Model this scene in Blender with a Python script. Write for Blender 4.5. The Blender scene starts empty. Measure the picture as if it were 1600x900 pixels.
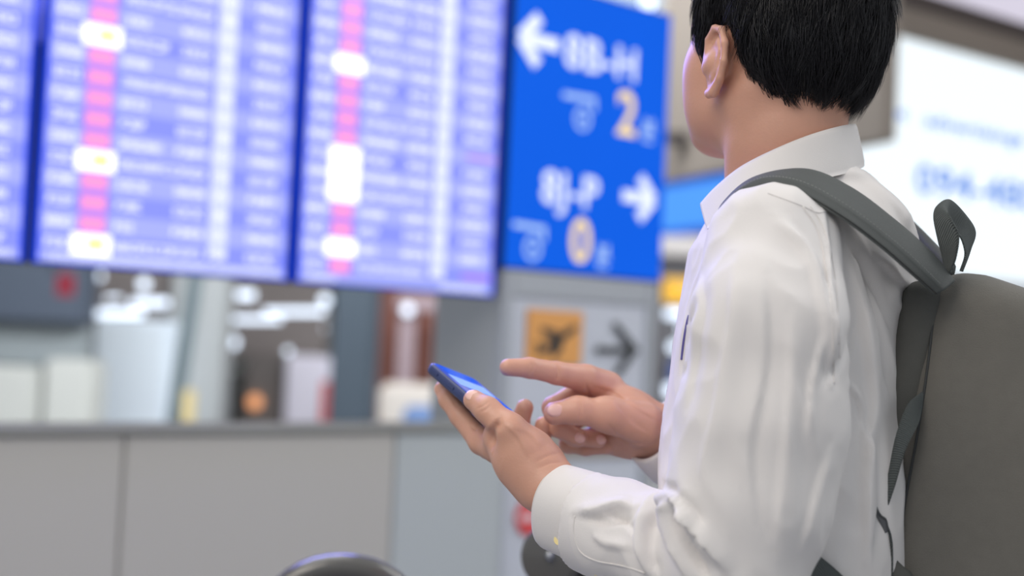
import bpy, math, random
import numpy as np
from mathutils import Vector, Matrix, noise as mnoise
random.seed(7); rng = np.random.default_rng(7)
R = math.radians
scn = bpy.context.scene
COL = scn.collection

# ------------------------------------------------------------------ camera
FPX = 2200.0
ROLL, PITCH, EYE = R(2.6), R(2.3), 1.30
_r0 = Vector((1, 0, 0)); _w = Vector((0, math.cos(PITCH), math.sin(PITCH))); _u0 = Vector((0, -math.sin(PITCH), math.cos(PITCH)))
_r = _r0 * math.cos(ROLL) + _u0 * math.sin(ROLL); _u = -_r0 * math.sin(ROLL) + _u0 * math.cos(ROLL)
CAMP = Vector((0, 0, EYE))
cd = bpy.data.cameras.new('camera'); cam = bpy.data.objects.new('camera', cd); COL.objects.link(cam)
cam.matrix_world = Matrix(((_r.x, _u.x, -_w.x, 0), (_r.y, _u.y, -_w.y, 0), (_r.z, _u.z, -_w.z, EYE), (0, 0, 0, 1)))
cd.sensor_width = 36; cd.lens = FPX * 36 / 1600; cd.clip_start = .05; cd.clip_end = 300
cd.dof.use_dof = True; cd.dof.focus_distance = 1.24; cd.dof.aperture_fstop = 2.6
scn.camera = cam
scn.view_settings.view_transform = 'Standard'; scn.view_settings.look = 'None'
scn.view_settings.exposure = 0.0; scn.view_settings.gamma = 1.0
# ------------------------------------------------------------------ world + large lights
wd = bpy.data.worlds.new('world'); scn.world = wd; wd.use_nodes = True
wd.node_tree.nodes['Background'].inputs[0].default_value = (.86, .92, 1, 1)
wd.node_tree.nodes['Background'].inputs[1].default_value = .56
def area(name, loc, target, sx, sy, power, col):
    l = bpy.data.lights.new(name, 'AREA'); l.shape = 'RECTANGLE'; l.size = sx; l.size_y = sy; l.energy = power; l.color = col
    o = bpy.data.objects.new(name, l); COL.objects.link(o); o.location = loc
    o.rotation_euler = (Vector(target) - Vector(loc)).to_track_quat('-Z', 'Y').to_euler(); return o
area('overhead_area_light', (-1.4, -.6, 3.3), (.2, 1.3, 1.2), 2.2, 1.6, 46, (1, .92, .84))
area('overhead_area_light', (-1.2, 3.0, 4.2), (-.5, 3.2, 0), 4, 2, 60, (1, .98, .95))
area('overhead_area_light', (2.2, 2.2, 3.8), (.8, 1.5, 1.2), 1.6, 1.6, 30, (.95, .97, 1))
area('overhead_area_light', (-2, 8, 4.9), (0, 12.5, .8), 7, 3, 620, (.95, .98, 1))  # added fill light, brightens the left part of the far hall
area('overhead_area_light', (3, 12, 4.9), (0, 17, .8), 9, 3, 950, (.95, .98, 1))  # added fill light for the back of the far hall
area('overhead_area_light', (5, 2.5, 4.7), (3.5, 7.5, 2.4), 4, 2, 160, (1, .97, .94))  # added fill light aimed at the right side of the hall
area('screen_glow_fill', (-.85, 3.1, 2.35), (.2, 1.35, 1.45), 1.6, .9, 42, (.22, .24, 1))  # added blue fill, boosts the light the screens throw on the man

def P(px, py, d):
    return CAMP + _w * d + _r * ((px - 800) / FPX * d) + _u * (-(py - 450) / FPX * d)
def PX(V):   # project an (N,3) array
    q = V - np.array(CAMP); d = q @ np.array(_w)
    return 800 + FPX * (q @ np.array(_r)) / d, 450 - FPX * (q @ np.array(_u)) / d

# ------------------------------------------------------------------ helpers
def lin(c):
    return tuple(((v / 255) / 12.92 if v / 255 <= .04045 else ((v / 255 + .055) / 1.055) ** 2.4) for v in c)
MATS = {}
def mat(name, c, rough=.5, metal=0, emit=0, var=0, scale=8, bump=0, bscale=200, sss=0, sheen=0, coat=0, spec=.5, weave=False):
    if name in MATS: return MATS[name]
    m = bpy.data.materials.new(name); m.use_nodes = True; nt = m.node_tree; b = nt.nodes['Principled BSDF']
    col = lin(c) + (1,)
    b.inputs['Base Color'].default_value = col; b.inputs['Roughness'].default_value = rough
    b.inputs['Metallic'].default_value = metal; b.inputs['Specular IOR Level'].default_value = spec
    if emit:
        b.inputs['Emission Color'].default_value = col; b.inputs['Emission Strength'].default_value = emit
        b.inputs['Base Color'].default_value = (.01, .01, .02, 1)
    tc = nt.nodes.new('ShaderNodeTexCoord')
    if var or not emit:
        n = nt.nodes.new('ShaderNodeTexNoise'); n.inputs['Scale'].default_value = scale; n.inputs['Detail'].default_value = 3
        nt.links.new(tc.outputs['Object'], n.inputs['Vector'])
        mx = nt.nodes.new('ShaderNodeMix'); mx.data_type = 'RGBA'
        v = var or .02
        mx.inputs[6].default_value = tuple(x * (1 - v) for x in col[:3]) + (1,)
        mx.inputs[7].default_value = tuple(min(1, x * (1 + v)) for x in col[:3]) + (1,)
        nt.links.new(n.outputs['Fac'], mx.inputs[0])
        nt.links.new(mx.outputs[2], b.inputs['Emission Color' if emit else 'Base Color'])
    if bump:
        if weave:
            w = nt.nodes.new('ShaderNodeTexWave'); w.inputs['Scale'].default_value = bscale; w.bands_direction = 'DIAGONAL'; w.inputs['Distortion'].default_value = .5
            src = w.outputs['Fac']; nt.links.new(tc.outputs['Object'], w.inputs['Vector'])
        else:
            w = nt.nodes.new('ShaderNodeTexNoise'); w.inputs['Scale'].default_value = bscale; w.inputs['Detail'].default_value = 4
            src = w.outputs['Fac']; nt.links.new(tc.outputs['Object'], w.inputs['Vector'])
        bp = nt.nodes.new('ShaderNodeBump'); bp.inputs['Strength'].default_value = bump; bp.inputs['Distance'].default_value = .002
        nt.links.new(src, bp.inputs['Height']); nt.links.new(bp.outputs[0], b.inputs['Normal'])
    if sss:
        b.inputs['Subsurface Weight'].default_value = sss; b.inputs['Subsurface Radius'].default_value = (.012, .004, .002); b.inputs['Subsurface Scale'].default_value = 1
    if sheen: b.inputs['Sheen Weight'].default_value = sheen
    if coat: b.inputs['Coat Weight'].default_value = coat
    MATS[name] = m; return m

def link(name, V, F, m, parent=None, smooth=False, fm=None):
    me = bpy.data.meshes.new(name)
    me.from_pydata([tuple(v) for v in V] if not isinstance(V, np.ndarray) else V.tolist(), [], F if not isinstance(F, np.ndarray) else F.tolist())
    for x in (m if isinstance(m, (list, tuple)) else [m]): me.materials.append(x)
    if fm is not None: me.polygons.foreach_set('material_index', np.array(fm, dtype=np.int32))
    if smooth: me.polygons.foreach_set('use_smooth', np.ones(len(me.polygons), dtype=bool))
    me.update()
    o = bpy.data.objects.new(name, me); COL.objects.link(o)
    if parent: o.parent = parent; o.matrix_parent_inverse = parent.matrix_world.inverted()
    return o
def thing(name, label, cat, loc=(0, 0, 0), group=None):
    o = bpy.data.objects.new(name, None); COL.objects.link(o); o.location = loc; o.empty_display_size = .05
    o.matrix_world = Matrix.Translation(Vector(loc))
    o['label'] = label; o['category'] = cat
    if group: o['group'] = group
    return o
def tag(o, label, cat, group=None):
    o['label'] = label; o['category'] = cat
    if group: o['group'] = group
    return o
class MB:
    def __init__(s): s.V = []; s.F = []; s.M = []
    def add(s, V, F, mi=0):
        k = len(s.V); s.V += [Vector(v) for v in V]; s.F += [tuple(i + k for i in f) for f in F]; s.M += [mi] * len(F); return s
    def obox(s, c, ax, ay, az, mi=0, bev=0):   # half axes as vectors
        c = Vector(c); ax, ay, az = Vector(ax), Vector(ay), Vector(az)
        if bev:
            V = []; F = []
            lx, ly, lz = ax.length, ay.length, az.length; X, Y, Z = ax / lx, ay / ly, az / lz
            import bmesh
            bm = bmesh.new(); bmesh.ops.create_cube(bm, size=2)
            for v in bm.verts: v.co = Vector((v.co.x * lx, v.co.y * ly, v.co.z * lz))
            bmesh.ops.bevel(bm, geom=bm.edges[:] , offset=bev, segments=2, affect='EDGES')
            bm.verts.ensure_lookup_table(); bm.verts.index_update()
            V = [c + X * v.co.x + Y * v.co.y + Z * v.co.z for v in bm.verts]; F = [[v.index for v in f.verts] for f in bm.faces]; bm.free()
            return s.add(V, F, mi)
        V = [c + ax * i + ay * j + az * k for i in (-1, 1) for j in (-1, 1) for k in (-1, 1)]
        return s.add(V, [(0, 1, 3, 2), (4, 6, 7, 5), (0, 4, 5, 1), (2, 3, 7, 6), (0, 2, 6, 4), (1, 5, 7, 3)], mi)
    def box(s, x0, x1, y0, y1, z0, z1, mi=0, bev=0):
        return s.obox(((x0 + x1) / 2, (y0 + y1) / 2, (z0 + z1) / 2), ((x1 - x0) / 2, 0, 0), (0, (y1 - y0) / 2, 0), (0, 0, (z1 - z0) / 2), mi, bev)
    def tube(s, pts, rad, n=12, mi=0, caps=True, closed=False):
        pts = [Vector(p) for p in pts]; m = len(pts)
        if not isinstance(rad, (list, tuple)): rad = [rad] * m
        V = []; prev = None
        for i, p in enumerate(pts):
            t = (pts[min(i + 1, m - 1)] - pts[max(i - 1, 0)]).normalized() if not closed else (pts[(i + 1) % m] - pts[i - 1]).normalized()
            if prev is None: a = t.orthogonal().normalized()
            else: a = (prev - t * prev.dot(t)).normalized()
            prev = a; b = t.cross(a)
            for k in range(n):
                an = 2 * math.pi * k / n; V.append(p + (a * math.cos(an) + b * math.sin(an)) * rad[i])
        F = [(i * n + k, i * n + (k + 1) % n, ((i + 1) % m) * n + (k + 1) % n, ((i + 1) % m) * n + k) for i in range(m - (0 if closed else 1)) for k in range(n)]
        if caps and not closed: F += [tuple(range(n))[::-1], tuple((m - 1) * n + k for k in range(n))]
        return s.add(V, F, mi)
    def ball(s, c, sx, sy=None, sz=None, n=12, mi=0, rot=None):
        sy = sy or sx; sz = sz or sx; V = []; c = Vector(c)
        for i in range(n + 1):
            th = math.pi * i / n
            for k in range(2 * n):
                ph = math.pi * k / n; v = Vector((sx * math.sin(th) * math.cos(ph), sy * math.sin(th) * math.sin(ph), sz * math.cos(th)))
                V.append(c + (rot @ v if rot else v))
        N = 2 * n
        F = [(i * N + k, (i + 1) * N + k, (i + 1) * N + (k + 1) % N, i * N + (k + 1) % N) for i in range(n) for k in range(N)]
        return s.add(V, F, mi)
    def disc(s, c, ax, ay, th, n=32, mi=0):   # thick elliptical disc
        c, ax, ay, th = Vector(c), Vector(ax), Vector(ay), Vector(th)
        V = [c + ax * math.cos(2 * math.pi * k / n) + ay * math.sin(2 * math.pi * k / n) for k in range(n)]
        V += [v + th for v in V]
        F = [tuple(range(n)), tuple(range(2 * n - 1, n - 1, -1))] + [(k, n + k, n + (k + 1) % n, (k + 1) % n) for k in range(n)]
        return s.add(V, F, mi)
    def build(s, name, m, parent=None, smooth=False): return link(name, s.V, s.F, m, parent, smooth, s.M)

# ---- implicit surface modelling
def v3(p): return np.array(p, dtype=np.float32)
def smin(a, b, k):
    if k <= 0: return np.minimum(a, b)
    h = np.clip(.5 + .5 * (b - a) / k, 0, 1)
    return b * (1 - h) + a * h - k * h * (1 - h)
def capsule(p, a, b, ra, rb):
    a, b = v3(a), v3(b); ab = b - a; t = np.clip((p - a) @ ab / max(1e-9, float(ab @ ab)), 0, 1)
    return np.linalg.norm(p - a - t[:, None] * ab, axis=1) - (ra + (rb - ra) * t)
def chain(p, pts, rs, k=.004):
    d = None
    for i in range(len(pts) - 1):
        c = capsule(p, pts[i], pts[i + 1], rs[i], rs[i + 1]); d = c if d is None else smin(d, c, k)
    return d
def ellip(p, c, axes, s):
    q = (p - v3(c)) @ np.array([v3(a) for a in axes]).T; s = v3(s)
    k0 = np.linalg.norm(q / s, axis=1); k1 = np.linalg.norm(q / (s * s), axis=1)
    return k0 * (k0 - 1) / np.maximum(k1, 1e-6)
def rbox(p, c, axes, s, r):
    q = np.abs((p - v3(c)) @ np.array([v3(a) for a in axes]).T) - (v3(s) - r)
    return np.linalg.norm(np.maximum(q, 0), axis=1) + np.minimum(q.max(axis=1), 0) - r
def sdf_mesh(fn, lo, hi, h, safety=1.7):
    lo, hi = np.array(lo, float), np.array(hi, float); B = 6
    n = (np.ceil((hi - lo) / h / B).astype(int) + 1); N = n * B
    ax = [lo[i] + (np.arange(n[i]) * B + B / 2 - .5) * h for i in range(3)]
    g = np.stack(np.meshgrid(*ax, indexing='ij'), -1).reshape(-1, 3).astype(np.float32)
    dc = fn(g).reshape(n)
    act = np.abs(dc) < B * h * .87 * safety
    Vv = np.repeat(np.repeat(np.repeat(np.where(dc > 0, 1, -1).astype(np.float32), B, 0), B, 1), B, 2)
    idx = np.argwhere(act)
    off = np.stack(np.meshgrid(*[np.arange(B)] * 3, indexing='ij'), -1).reshape(-1, 3)
    for s in range(0, len(idx), 3000):
        gi = (idx[s:s + 3000, None, :] * B + off[None]).reshape(-1, 3)
        Vv[gi[:, 0], gi[:, 1], gi[:, 2]] = fn((lo + gi * h).astype(np.float32))
    S = Vv < 0
    cs = np.zeros(tuple(np.array(S.shape) - 1), dtype=np.int8)
    for dx in (0, 1):
        for dy in (0, 1):
            for dz in (0, 1): cs += S[dx:S.shape[0] - 1 + dx, dy:S.shape[1] - 1 + dy, dz:S.shape[2] - 1 + dz]
    cells = np.argwhere((cs > 0) & (cs < 8))
    cid = -np.ones(cs.shape, dtype=np.int64); cid[tuple(cells.T)] = np.arange(len(cells))
    acc = np.zeros((len(cells), 3)); cnt = np.zeros(len(cells))
    for a in range(3):
        b, c = (a + 1) % 3, (a + 2) % 3
        for jb in (0, 1):
            for jc in (0, 1):
                o = np.zeros(3, int); o[b] = jb; o[c] = jc; o2 = o.copy(); o2[a] = 1
                v0 = Vv[tuple((cells + o).T)]; v1 = Vv[tuple((cells + o2).T)]
                m = (v0 < 0) != (v1 < 0); t = np.where(m, v0 / np.where(m, v0 - v1, 1), 0)
                pt = o[None] + t[:, None] * (o2 - o)[None]
                acc[m] += pt[m]; cnt[m] += 1
    verts = lo + (cells + acc / cnt[:, None]) * h
    F = []
    for a in range(3):
        b, c = (a + 1) % 3, (a + 2) % 3
        sl0 = [slice(None)] * 3; sl1 = [slice(None)] * 3; sl0[a] = slice(0, -1); sl1[a] = slice(1, None)
        A0, A1 = S[tuple(sl0)], S[tuple(sl1)]; e = np.argwhere(A0 != A1)
        ok = (e[:, b] > 0) & (e[:, c] > 0) & (e[:, b] < cs.shape[b]) & (e[:, c] < cs.shape[c]); e = e[ok]
        q = []
        for jb, jc in ((-1, -1), (0, -1), (0, 0), (-1, 0)):
            o = np.zeros(3, int); o[b] = jb; o[c] = jc; q.append(cid[tuple((e + o).T)])
        q = np.stack(q, 1); flip = ~A0[tuple(e.T)]; q[flip] = q[flip][:, ::-1]; F.append(q[(q >= 0).all(1)])
    return verts, np.concatenate(F)
def normals(V, F):
    a = V[F[:, 2]] - V[F[:, 0]]; b = V[F[:, 3]] - V[F[:, 1]]; n = np.cross(a, b); N = np.zeros_like(V)
    for i in range(4): np.add.at(N, F[:, i], n)
    return N / np.maximum(np.linalg.norm(N, axis=1, keepdims=True), 1e-12)
def cat(pts, n):     # Catmull-Rom resample to n points
    pts = [np.array(p, float) for p in pts]; m = len(pts)
    P_ = [2 * pts[0] - pts[1]] + pts + [2 * pts[-1] - pts[-2]]; out = []
    for i in range(n):
        t = i / (n - 1) * (m - 1); k = min(int(t), m - 2); u = t - k; p0, p1, p2, p3 = P_[k:k + 4]
        out.append(.5 * ((2 * p1) + (-p0 + p2) * u + (2 * p0 - 5 * p1 + 4 * p2 - p3) * u * u + (-p0 + 3 * p1 - 3 * p2 + p3) * u ** 3))
    return np.array(out)
def strip(name, A, B, th, m, parent, n=60, nc=8, bulge=0, hint=None, rim=None, waist=0):
    """a band of cloth between the edges A and B, th thick, padded by bulge"""
    A, B = cat([tuple(a) for a in A], n), cat([tuple(b) for b in B], n)
    T = np.gradient((A + B) / 2, axis=0); N = np.cross(T, B - A); N /= np.linalg.norm(N, axis=1, keepdims=True)
    if hint is not None:
        s = np.sign((N * np.array(hint)).sum(1)); s[s == 0] = 1
        if s.sum() < 0: N = -N
    V = []; w = nc + 1
    for side in (1, -1):
        for i in range(n):
            for j in range(w):
                t = j / nc; pr = math.sqrt(max(0, 1 - (2 * t - 1) ** 4))
                V.append(A[i] * (1 - t) + B[i] * t + N[i] * side * (th / 2 * (.45 + .55 * pr) + bulge * pr * (side > 0)))
    F = []; o = n * w
    for i in range(n - 1):
        for j in range(nc):
            a, b, c, d = i * w + j, i * w + j + 1, (i + 1) * w + j + 1, (i + 1) * w + j
            F += [(a, b, c, d), (o + a, o + d, o + c, o + b)]
        for j in (0, nc): F.append((i * w + j, (i + 1) * w + j, o + (i + 1) * w + j, o + i * w + j))
    for i in (0, n - 1):
        for j in range(nc): F.append((i * w + j, i * w + j + 1, o + i * w + j + 1, o + i * w + j))
    return link(name, V, F, m, parent, True), A, B, N
def textmesh(name, s, size, origin, X, Y, m, parent, ext=.001, align='CENTER', sx=1):
    c = bpy.data.curves.new(name, 'FONT'); c.body = s; c.size = size; c.extrude = ext; c.align_x = align; c.align_y = 'CENTER'; c.offset = size * .016; c.space_character = 1.06
    t = bpy.data.objects.new(name, c); COL.objects.link(t)
    dg = bpy.context.evaluated_depsgraph_get(); me = bpy.data.meshes.new_from_object(t.evaluated_get(dg))
    bpy.data.objects.remove(t)
    X, Y, O = Vector(X), Vector(Y), Vector(origin); Z = X.cross(Y)
    for v in me.vertices: v.co = O + X * v.co.x * sx + Y * v.co.y + Z * (v.co.z + ext)
    me.materials.clear(); me.materials.append(m); me.update()
    o = bpy.data.objects.new(name, me); COL.objects.link(o)
    if parent: o.parent = parent; o.matrix_parent_inverse = parent.matrix_world.inverted()
    return o

# ------------------------------------------------------------------ setting
UP = Vector((0, 0, 1))
f_floor = mat('floor_terrazzo', (150, 150, 150), .25, var=.06, scale=20)
o = MB().box(-22, 40, -4, 62, -.1, 0).build('floor', f_floor); o['kind'] = 'structure'
m_ceil = mat('ceiling_panel_grey', (120, 116, 114), .7)
o = MB().box(-22, 40, 3.5, 62, 5.2, 5.3).build('ceiling', m_ceil); o['kind'] = 'structure'

# frame of the display wall
DW = Vector((.751, .660, 0)).normalized(); NW = Vector((DW.y, -DW.x, 0))     # along the wall; normal towards the camera
A0 = P(43, 411, 3.1); A0z = A0.z
def WP(s, z, out=0): return Vector((A0.x, A0.y, 0)) + DW * s + UP * z + NW * out
def at_s(px, z):      # distance along the wall where the image column px meets height z
    best = min(((abs(PX(np.array([WP(s, z)]))[0][0] - px), s) for s in np.arange(-1.2, 4, .004)))
    return best[1]
def at_z(s, py):
    return min(((abs(PX(np.array([WP(s, z)]))[1][0] - py), z) for z in np.arange(0, 2.6, .004)))[1]

def wbox(mb, s0, s1, z0, z1, o0, o1, mi=0, bev=0):
    c = WP((s0 + s1) / 2, (z0 + z1) / 2, (o0 + o1) / 2)
    return mb.obox(c, DW * (s1 - s0) / 2, UP * (z1 - z0) / 2, NW * (o1 - o0) / 2, mi, bev)
m_scr = mat('screen_periwinkle', (146, 156, 255), .3, emit=1.0, spec=0)
m_scr2 = mat('screen_row_light', (176, 184, 255), .3, emit=1.0, spec=0)
m_scre = mat('screen_edge_blue', (20, 70, 245), .3, emit=1.0, spec=0)
m_txt = mat('screen_text_white', (228, 232, 255), .3, emit=1.35)
m_gate = mat('screen_gate_column', (206, 214, 255), .3, emit=1.1)
m_pink = mat('screen_pink', (196, 140, 250), .3, emit=1.0)
m_pinkw = mat('screen_pink_light', (255, 150, 205), .3, emit=1.2)
m_white = mat('screen_white', (255, 255, 255), .3, emit=1.6)
m_yel = mat('screen_yellow', (255, 205, 70), .3, emit=1.3)
m_bez = mat('bezel_navy', (12, 34, 90), .35)
m_blk = mat('black_plastic', (18, 18, 22), .35)
W = .68; GAP = .006
ZB = A0z
def glyph_run(mb, s0, s1, zc, h, out, mi, seed):
    rr = random.Random(seed); s = s0
    while s < s1 - h * .3:
        w = h * .62; st = h * .2; k = rr.randint(0, 5); e = min(s + w, s1)
        Z0, Z1 = zc - h / 2, zc + h / 2
        def q(a, b, c, d): wbox(mb, a, b, c, d, out, out + .0008, mi)
        if k in (0, 1, 3, 5): q(s, s + st, Z0, Z1)
        if k in (0, 2, 3): q(e - st, e, Z0, Z1)
        if k in (1, 2, 4, 5): q(s, e, Z1 - st, Z1)
        if k in (0, 1, 4): q(s, e, zc - st / 2, zc + st / 2)
        if k in (2, 3, 5, 4): q(s, e, Z0, Z0 + st)
        s += w + h * .16
def screen(i, label):
    s0 = i * W + GAP; s1 = (i + 1) * W - GAP; H = 1.21; t = thing('flight_display', label, 'display screen', WP((s0 + s1) / 2, ZB, -.03), 'departure screens side by side')
    wbox(MB(), s0, s1, ZB, ZB + H, -.06, 0, 0, .004).build('casing', m_bez, t)
    b = MB(); wbox(b, s0 + .004, s1 - .004, ZB + .004, ZB + H - .004, .0, .0015, 2)
    wbox(b, s0 + .016, s1 - .016, ZB + .02, ZB + H - .015, .0015, .0022, 0)
    pitch = .0478; z = ZB + .052; k = 0; sc = s0 + .016; w = (s1 - s0) - .032
    rows = []
    while z < ZB + H - .09:
        if k % 2: wbox(b, s0 + .016, s1 - .016, z - pitch / 2, z + pitch / 2, .0022, .0026, 1)
        rows.append(z); z += pitch; k += 1
    wbox(b, s0 + .016, s1 - .016, ZB + .008, ZB + .030, .0022, .003, 1)
    b.build('display', [m_scr, m_scr2, m_scre], t)
    g = MB(); wbox(g, sc + w * .655, sc + w * .735, ZB + .045, ZB + H - .05, .0026, .003, 0)
    g.build('gate_column', m_gate, t)
    g = MB(); rr = random.Random(31 + i)
    wbox(g, sc + w * .135, sc + w * .245, rows[0] - pitch / 2, rows[-1] + pitch / 2, .0026, .003, 0)
    whites = {0: (0, 4, 10, 16), 1: (0, 3, 9, 11), -1: (2, 6), }[i] if i < 1 else (1, 4, 5, 6, 11, 16)
    for j, z in enumerate(rows):
        if j in whites:
            wbox(g, sc + w * .115, sc + w * .265, z - .024, z + .024, .003, .0036, 2)
            if i == 0 and j != 3: wbox(g, sc + w * .175, sc + w * .24, z - .008, z + .012, .0036, .004, 3)
        else: wbox(g, sc + w * .145, sc + w * .235, z - .013, z + .013, .003, .0036, 1)
    g.build('airline_column', [m_pink, m_pinkw, m_white, m_yel], t)
    g = MB()
    for j, z in enumerate(rows):
        h = .021; sd = 100 * i + j
        glyph_run(g, sc + w * .02, sc + w * .115, z, h, .0028, 0, sd + 1)
        glyph_run(g, sc + w * .275, sc + w * (.36 + .12 * rr.random()) if j % 4 else sc + w * (.50), z, h, .0028, 0, sd + 2)
        glyph_run(g, sc + w * .505, sc + w * .625, z, h, .0028, 0, sd + 3)
        glyph_run(g, sc + w * .66, sc + w * .73, z, h, .0032, 0, sd + 4)
        if i == 1 and j in (0, 7): wbox(g, sc + w * .83, sc + w * .995, z - .006, z + .006, .0028, .0034, 1)
        else: glyph_run(g, sc + w * .82, sc + w * .955, z, h, .0028, 0, sd + 5)
    glyph_run(g, sc + .02, sc + w * (.97 if i < 1 else .18), ZB + .019, .012, .0034, 0, 5 + i)
    if i == 1: glyph_run(g, sc + w * .72, sc + w * .97, ZB + .019, .014, .0034, 0, 55)
    g.build('lettering', [m_txt, m_pink], t)
screen(-1, 'departure screen cut off by the left edge of the photo')
screen(0, 'departure screen showing yellow and white airline marks, second from left')
screen(1, 'departure screen with three stacked white marks, directly left of the blue gate sign')
# blue sign
S2 = 2 * W + .02; S3 = at_s(1036, 1.7)
zs0 = at_z(S3, 443); zs1 = at_z(S3, 23)
m_sb = mat('sign_blue', (0, 96, 232), .3, emit=1.0, var=.05, scale=2, spec=0)
m_sw = mat('sign_white', (228, 236, 255), .3, emit=1.15)
m_sw2 = mat('sign_pale_blue', (180, 212, 255), .3, emit=1.0)
m_sy = mat('sign_cream', (255, 226, 150), .3, emit=1.1)
t = thing('gate_direction_sign', 'blue lit sign reading 8B-H and 8J-P with white arrows and wait minutes', 'sign', WP((S2 + S3) / 2, zs0, -.03))
wbox(MB(), S2, S3, zs0, zs1, -.06, 0, 0, .004).build('casing', m_bez, t)
wbox(MB(), S2 + .006, S3 - .006, zs0 + .006, zs1 - .006, 0, .002).build('sign_face', m_sb, t)
def sp(px, py):     # pixel -> (s,z) on the wall plane
    d = (P(px, py, 1) - CAMP); q = (WP(0, 0) - CAMP).dot(NW) / d.dot(NW); X = CAMP + d * q
    return (X - WP(0, 0)).dot(DW), X.z
def wtext(name, s, px, py, hpx, m, par, sx=1, out=.003):
    a, z = sp(px, py); _, z2 = sp(px, py - hpx)
    return textmesh(name, s, (z2 - z) / .72, WP(a, z, out), DW, UP, m, par, .0006, sx=sx)
wtext('lettering', '8B-H', 940, 94, 52, m_sw, t, 1.02); wtext('lettering', '8J-P', 890, 300, 52, m_sw, t, 1.02)
n = wtext('numeral', '2', 978, 182, 70, m_sy, t, .95); n['label'] = 'cream numeral 2'
n = wtext('numeral', '0', 906, 380, 68, m_sy, t, .95); n['label'] = 'cream numeral 0'
wtext('small_lettering', '분', 1012, 207, 30, m_sw2, t, .8); wtext('small_lettering', '분', 941, 403, 30, m_sw2, t, .8)
def arrow(px, py, L, d, m, par, th=.2, out=.003, hd=.46):
    a, z = sp(px, py); L = L * (zs1 - zs0) / 420; mb = MB()
    def bar(x0, y0, x1, y1, w):
        v = Vector((x1 - x0, y1 - y0)); v2 = Vector((-v.y, v.x)).normalized() * w / 2
        pts = [(x0 + v2.x, y0 + v2.y), (x1 + v2.x, y1 + v2.y), (x1 - v2.x, y1 - v2.y), (x0 - v2.x, y0 - v2.y)]
        mb.add([WP(a + p[0], z + p[1], out + e) for e in (0, .001) for p in pts], [(0, 1, 2, 3), (7, 6, 5, 4), (0, 4, 5, 1), (1, 5, 6, 2), (2, 6, 7, 3), (3, 7, 4, 0)])
    w = L * th; h = L * hd
    bar(-d * L / 2, 0, d * L / 2 * .9, 0, w); bar(d * L / 2, 0, d * (L / 2 - h), h, w); bar(d * L / 2, 0, d * (L / 2 - h), -h, w)
    return mb.build('arrow', m, par)
arrow(843, 65, 74, -1, m_sw, t, .26); arrow(996, 309, 68, 1, m_sw, t, .26)
for (px, py) in ((903, 168), (825, 370)):
    mb = MB(); a, z = sp(px + 6, py + 18)
    mb.tube([WP(a + .027 * math.cos(k * math.pi / 10), z + .031 * math.sin(k * math.pi / 10), .004) for k in range(20)], .005, 6, closed=True)
    a1, z1 = sp(px - 24, py - 20); a2, z2 = sp(px + 24, py - 12)
    mb.tube([WP(a1, z1, .004), WP(a2, z2, .004)], .008, 6); mb.tube([WP(a2, z2, .004), WP(a2 + .002, z2 - .035, .004)], .005, 6); mb.ball(WP(a, z, .004), .005, n=6)
    mb.build('syllable', m_sw2, t)

# support column below the sign
m_pan = mat('panel_white', (196, 200, 210), .35, var=.02)
m_alu = mat('brushed_aluminium', (178, 182, 188), .35, .25)
m_trim = mat('panel_strip_taupe', (158, 150, 142), .5)
t = thing('sign_pillar', 'pale grey pillar below the blue sign with orange plane pictogram and black arrow', 'pillar', WP((S2 + S3) / 2, 0, -.15))
sl = S2 + .012; sr = S3 - .03
wbox(MB(), sl, sr, 0, zs0 - .002, -.30, -.006).build('body', m_pan, t)
for a, b in ((sl - .004, sl + .035), (sr - .03, sr + .01)): wbox(MB(), a, b, 0, zs0 - .002, -.31, .006, 0, .004).build('corner_post', m_alu, t)
wbox(MB(), sl + .035, sr - .03, zs0 - .075, zs0 - .006, -.006, .004, 0, .003).build('header_rail', m_alu, t)
_, zt = sp(900, 690); wbox(MB(), sl + .035, sr - .03, zt - .05, zt + .05, -.006, .004).build('waist_strip', m_trim, t)
m_or = mat('pictogram_orange', (222, 160, 92), .5); m_pk = mat('pictogram_black', (52, 54, 54), .5); m_red = mat('no_entry_red', (215, 70, 72), .5); m_rw = mat('no_entry_white', (225, 190, 195), .5)
a0, z1 = sp(824, 482); a1, z0 = sp(907, 572)
pl = wbox(MB(), a0, a1, z0, z1, -.002, .004, 0, .002).build('departures_pictogram', m_or, t)
def poly(mb, pts, out=.005, th=.001):   # pixel outline flat on the pillar
    V = [sp(*p) for p in pts]; n = len(V)
    return mb.add([WP(a, z, out + e) for e in (0, th) for a, z in V], [tuple(range(n)), tuple(range(2 * n - 1, n - 1, -1))] + [(i, n + i, n + (i + 1) % n, (i + 1) % n) for i in range(n)])
mb = MB(); poly(mb, [(838, 556), (836, 548), (846, 541), (888, 511), (897, 508), (901, 512), (895, 519), (854, 549)])
poly(mb, [(846, 521), (842, 514), (848, 511), (872, 519), (876, 524), (864, 533)]); poly(mb, [(862, 538), (874, 529), (878, 541), (866, 560), (860, 562)])
poly(mb, [(838, 545), (834, 535), (838, 534), (847, 541)])
mb.build('aeroplane', m_pk, pl)
mb = MB(); poly(mb, [(929, 541), (929, 551), (975, 553), (975, 543)])
poly(mb, [(962, 503), (955, 506), (982, 547), (957, 584), (966, 587), (997, 546)])
mb.build('arrow', m_pk, t)
a, z = sp(828, 808); mb = MB().disc(WP(a, z, .0), DW * .056, UP * .052, NW * .004); ne = mb.build('no_entry_disc', m_red, t)
wbox(MB(), a - .045, a + .045, z - .011, z + .011, .004, .0055).build('bar', m_rw, ne)

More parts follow.
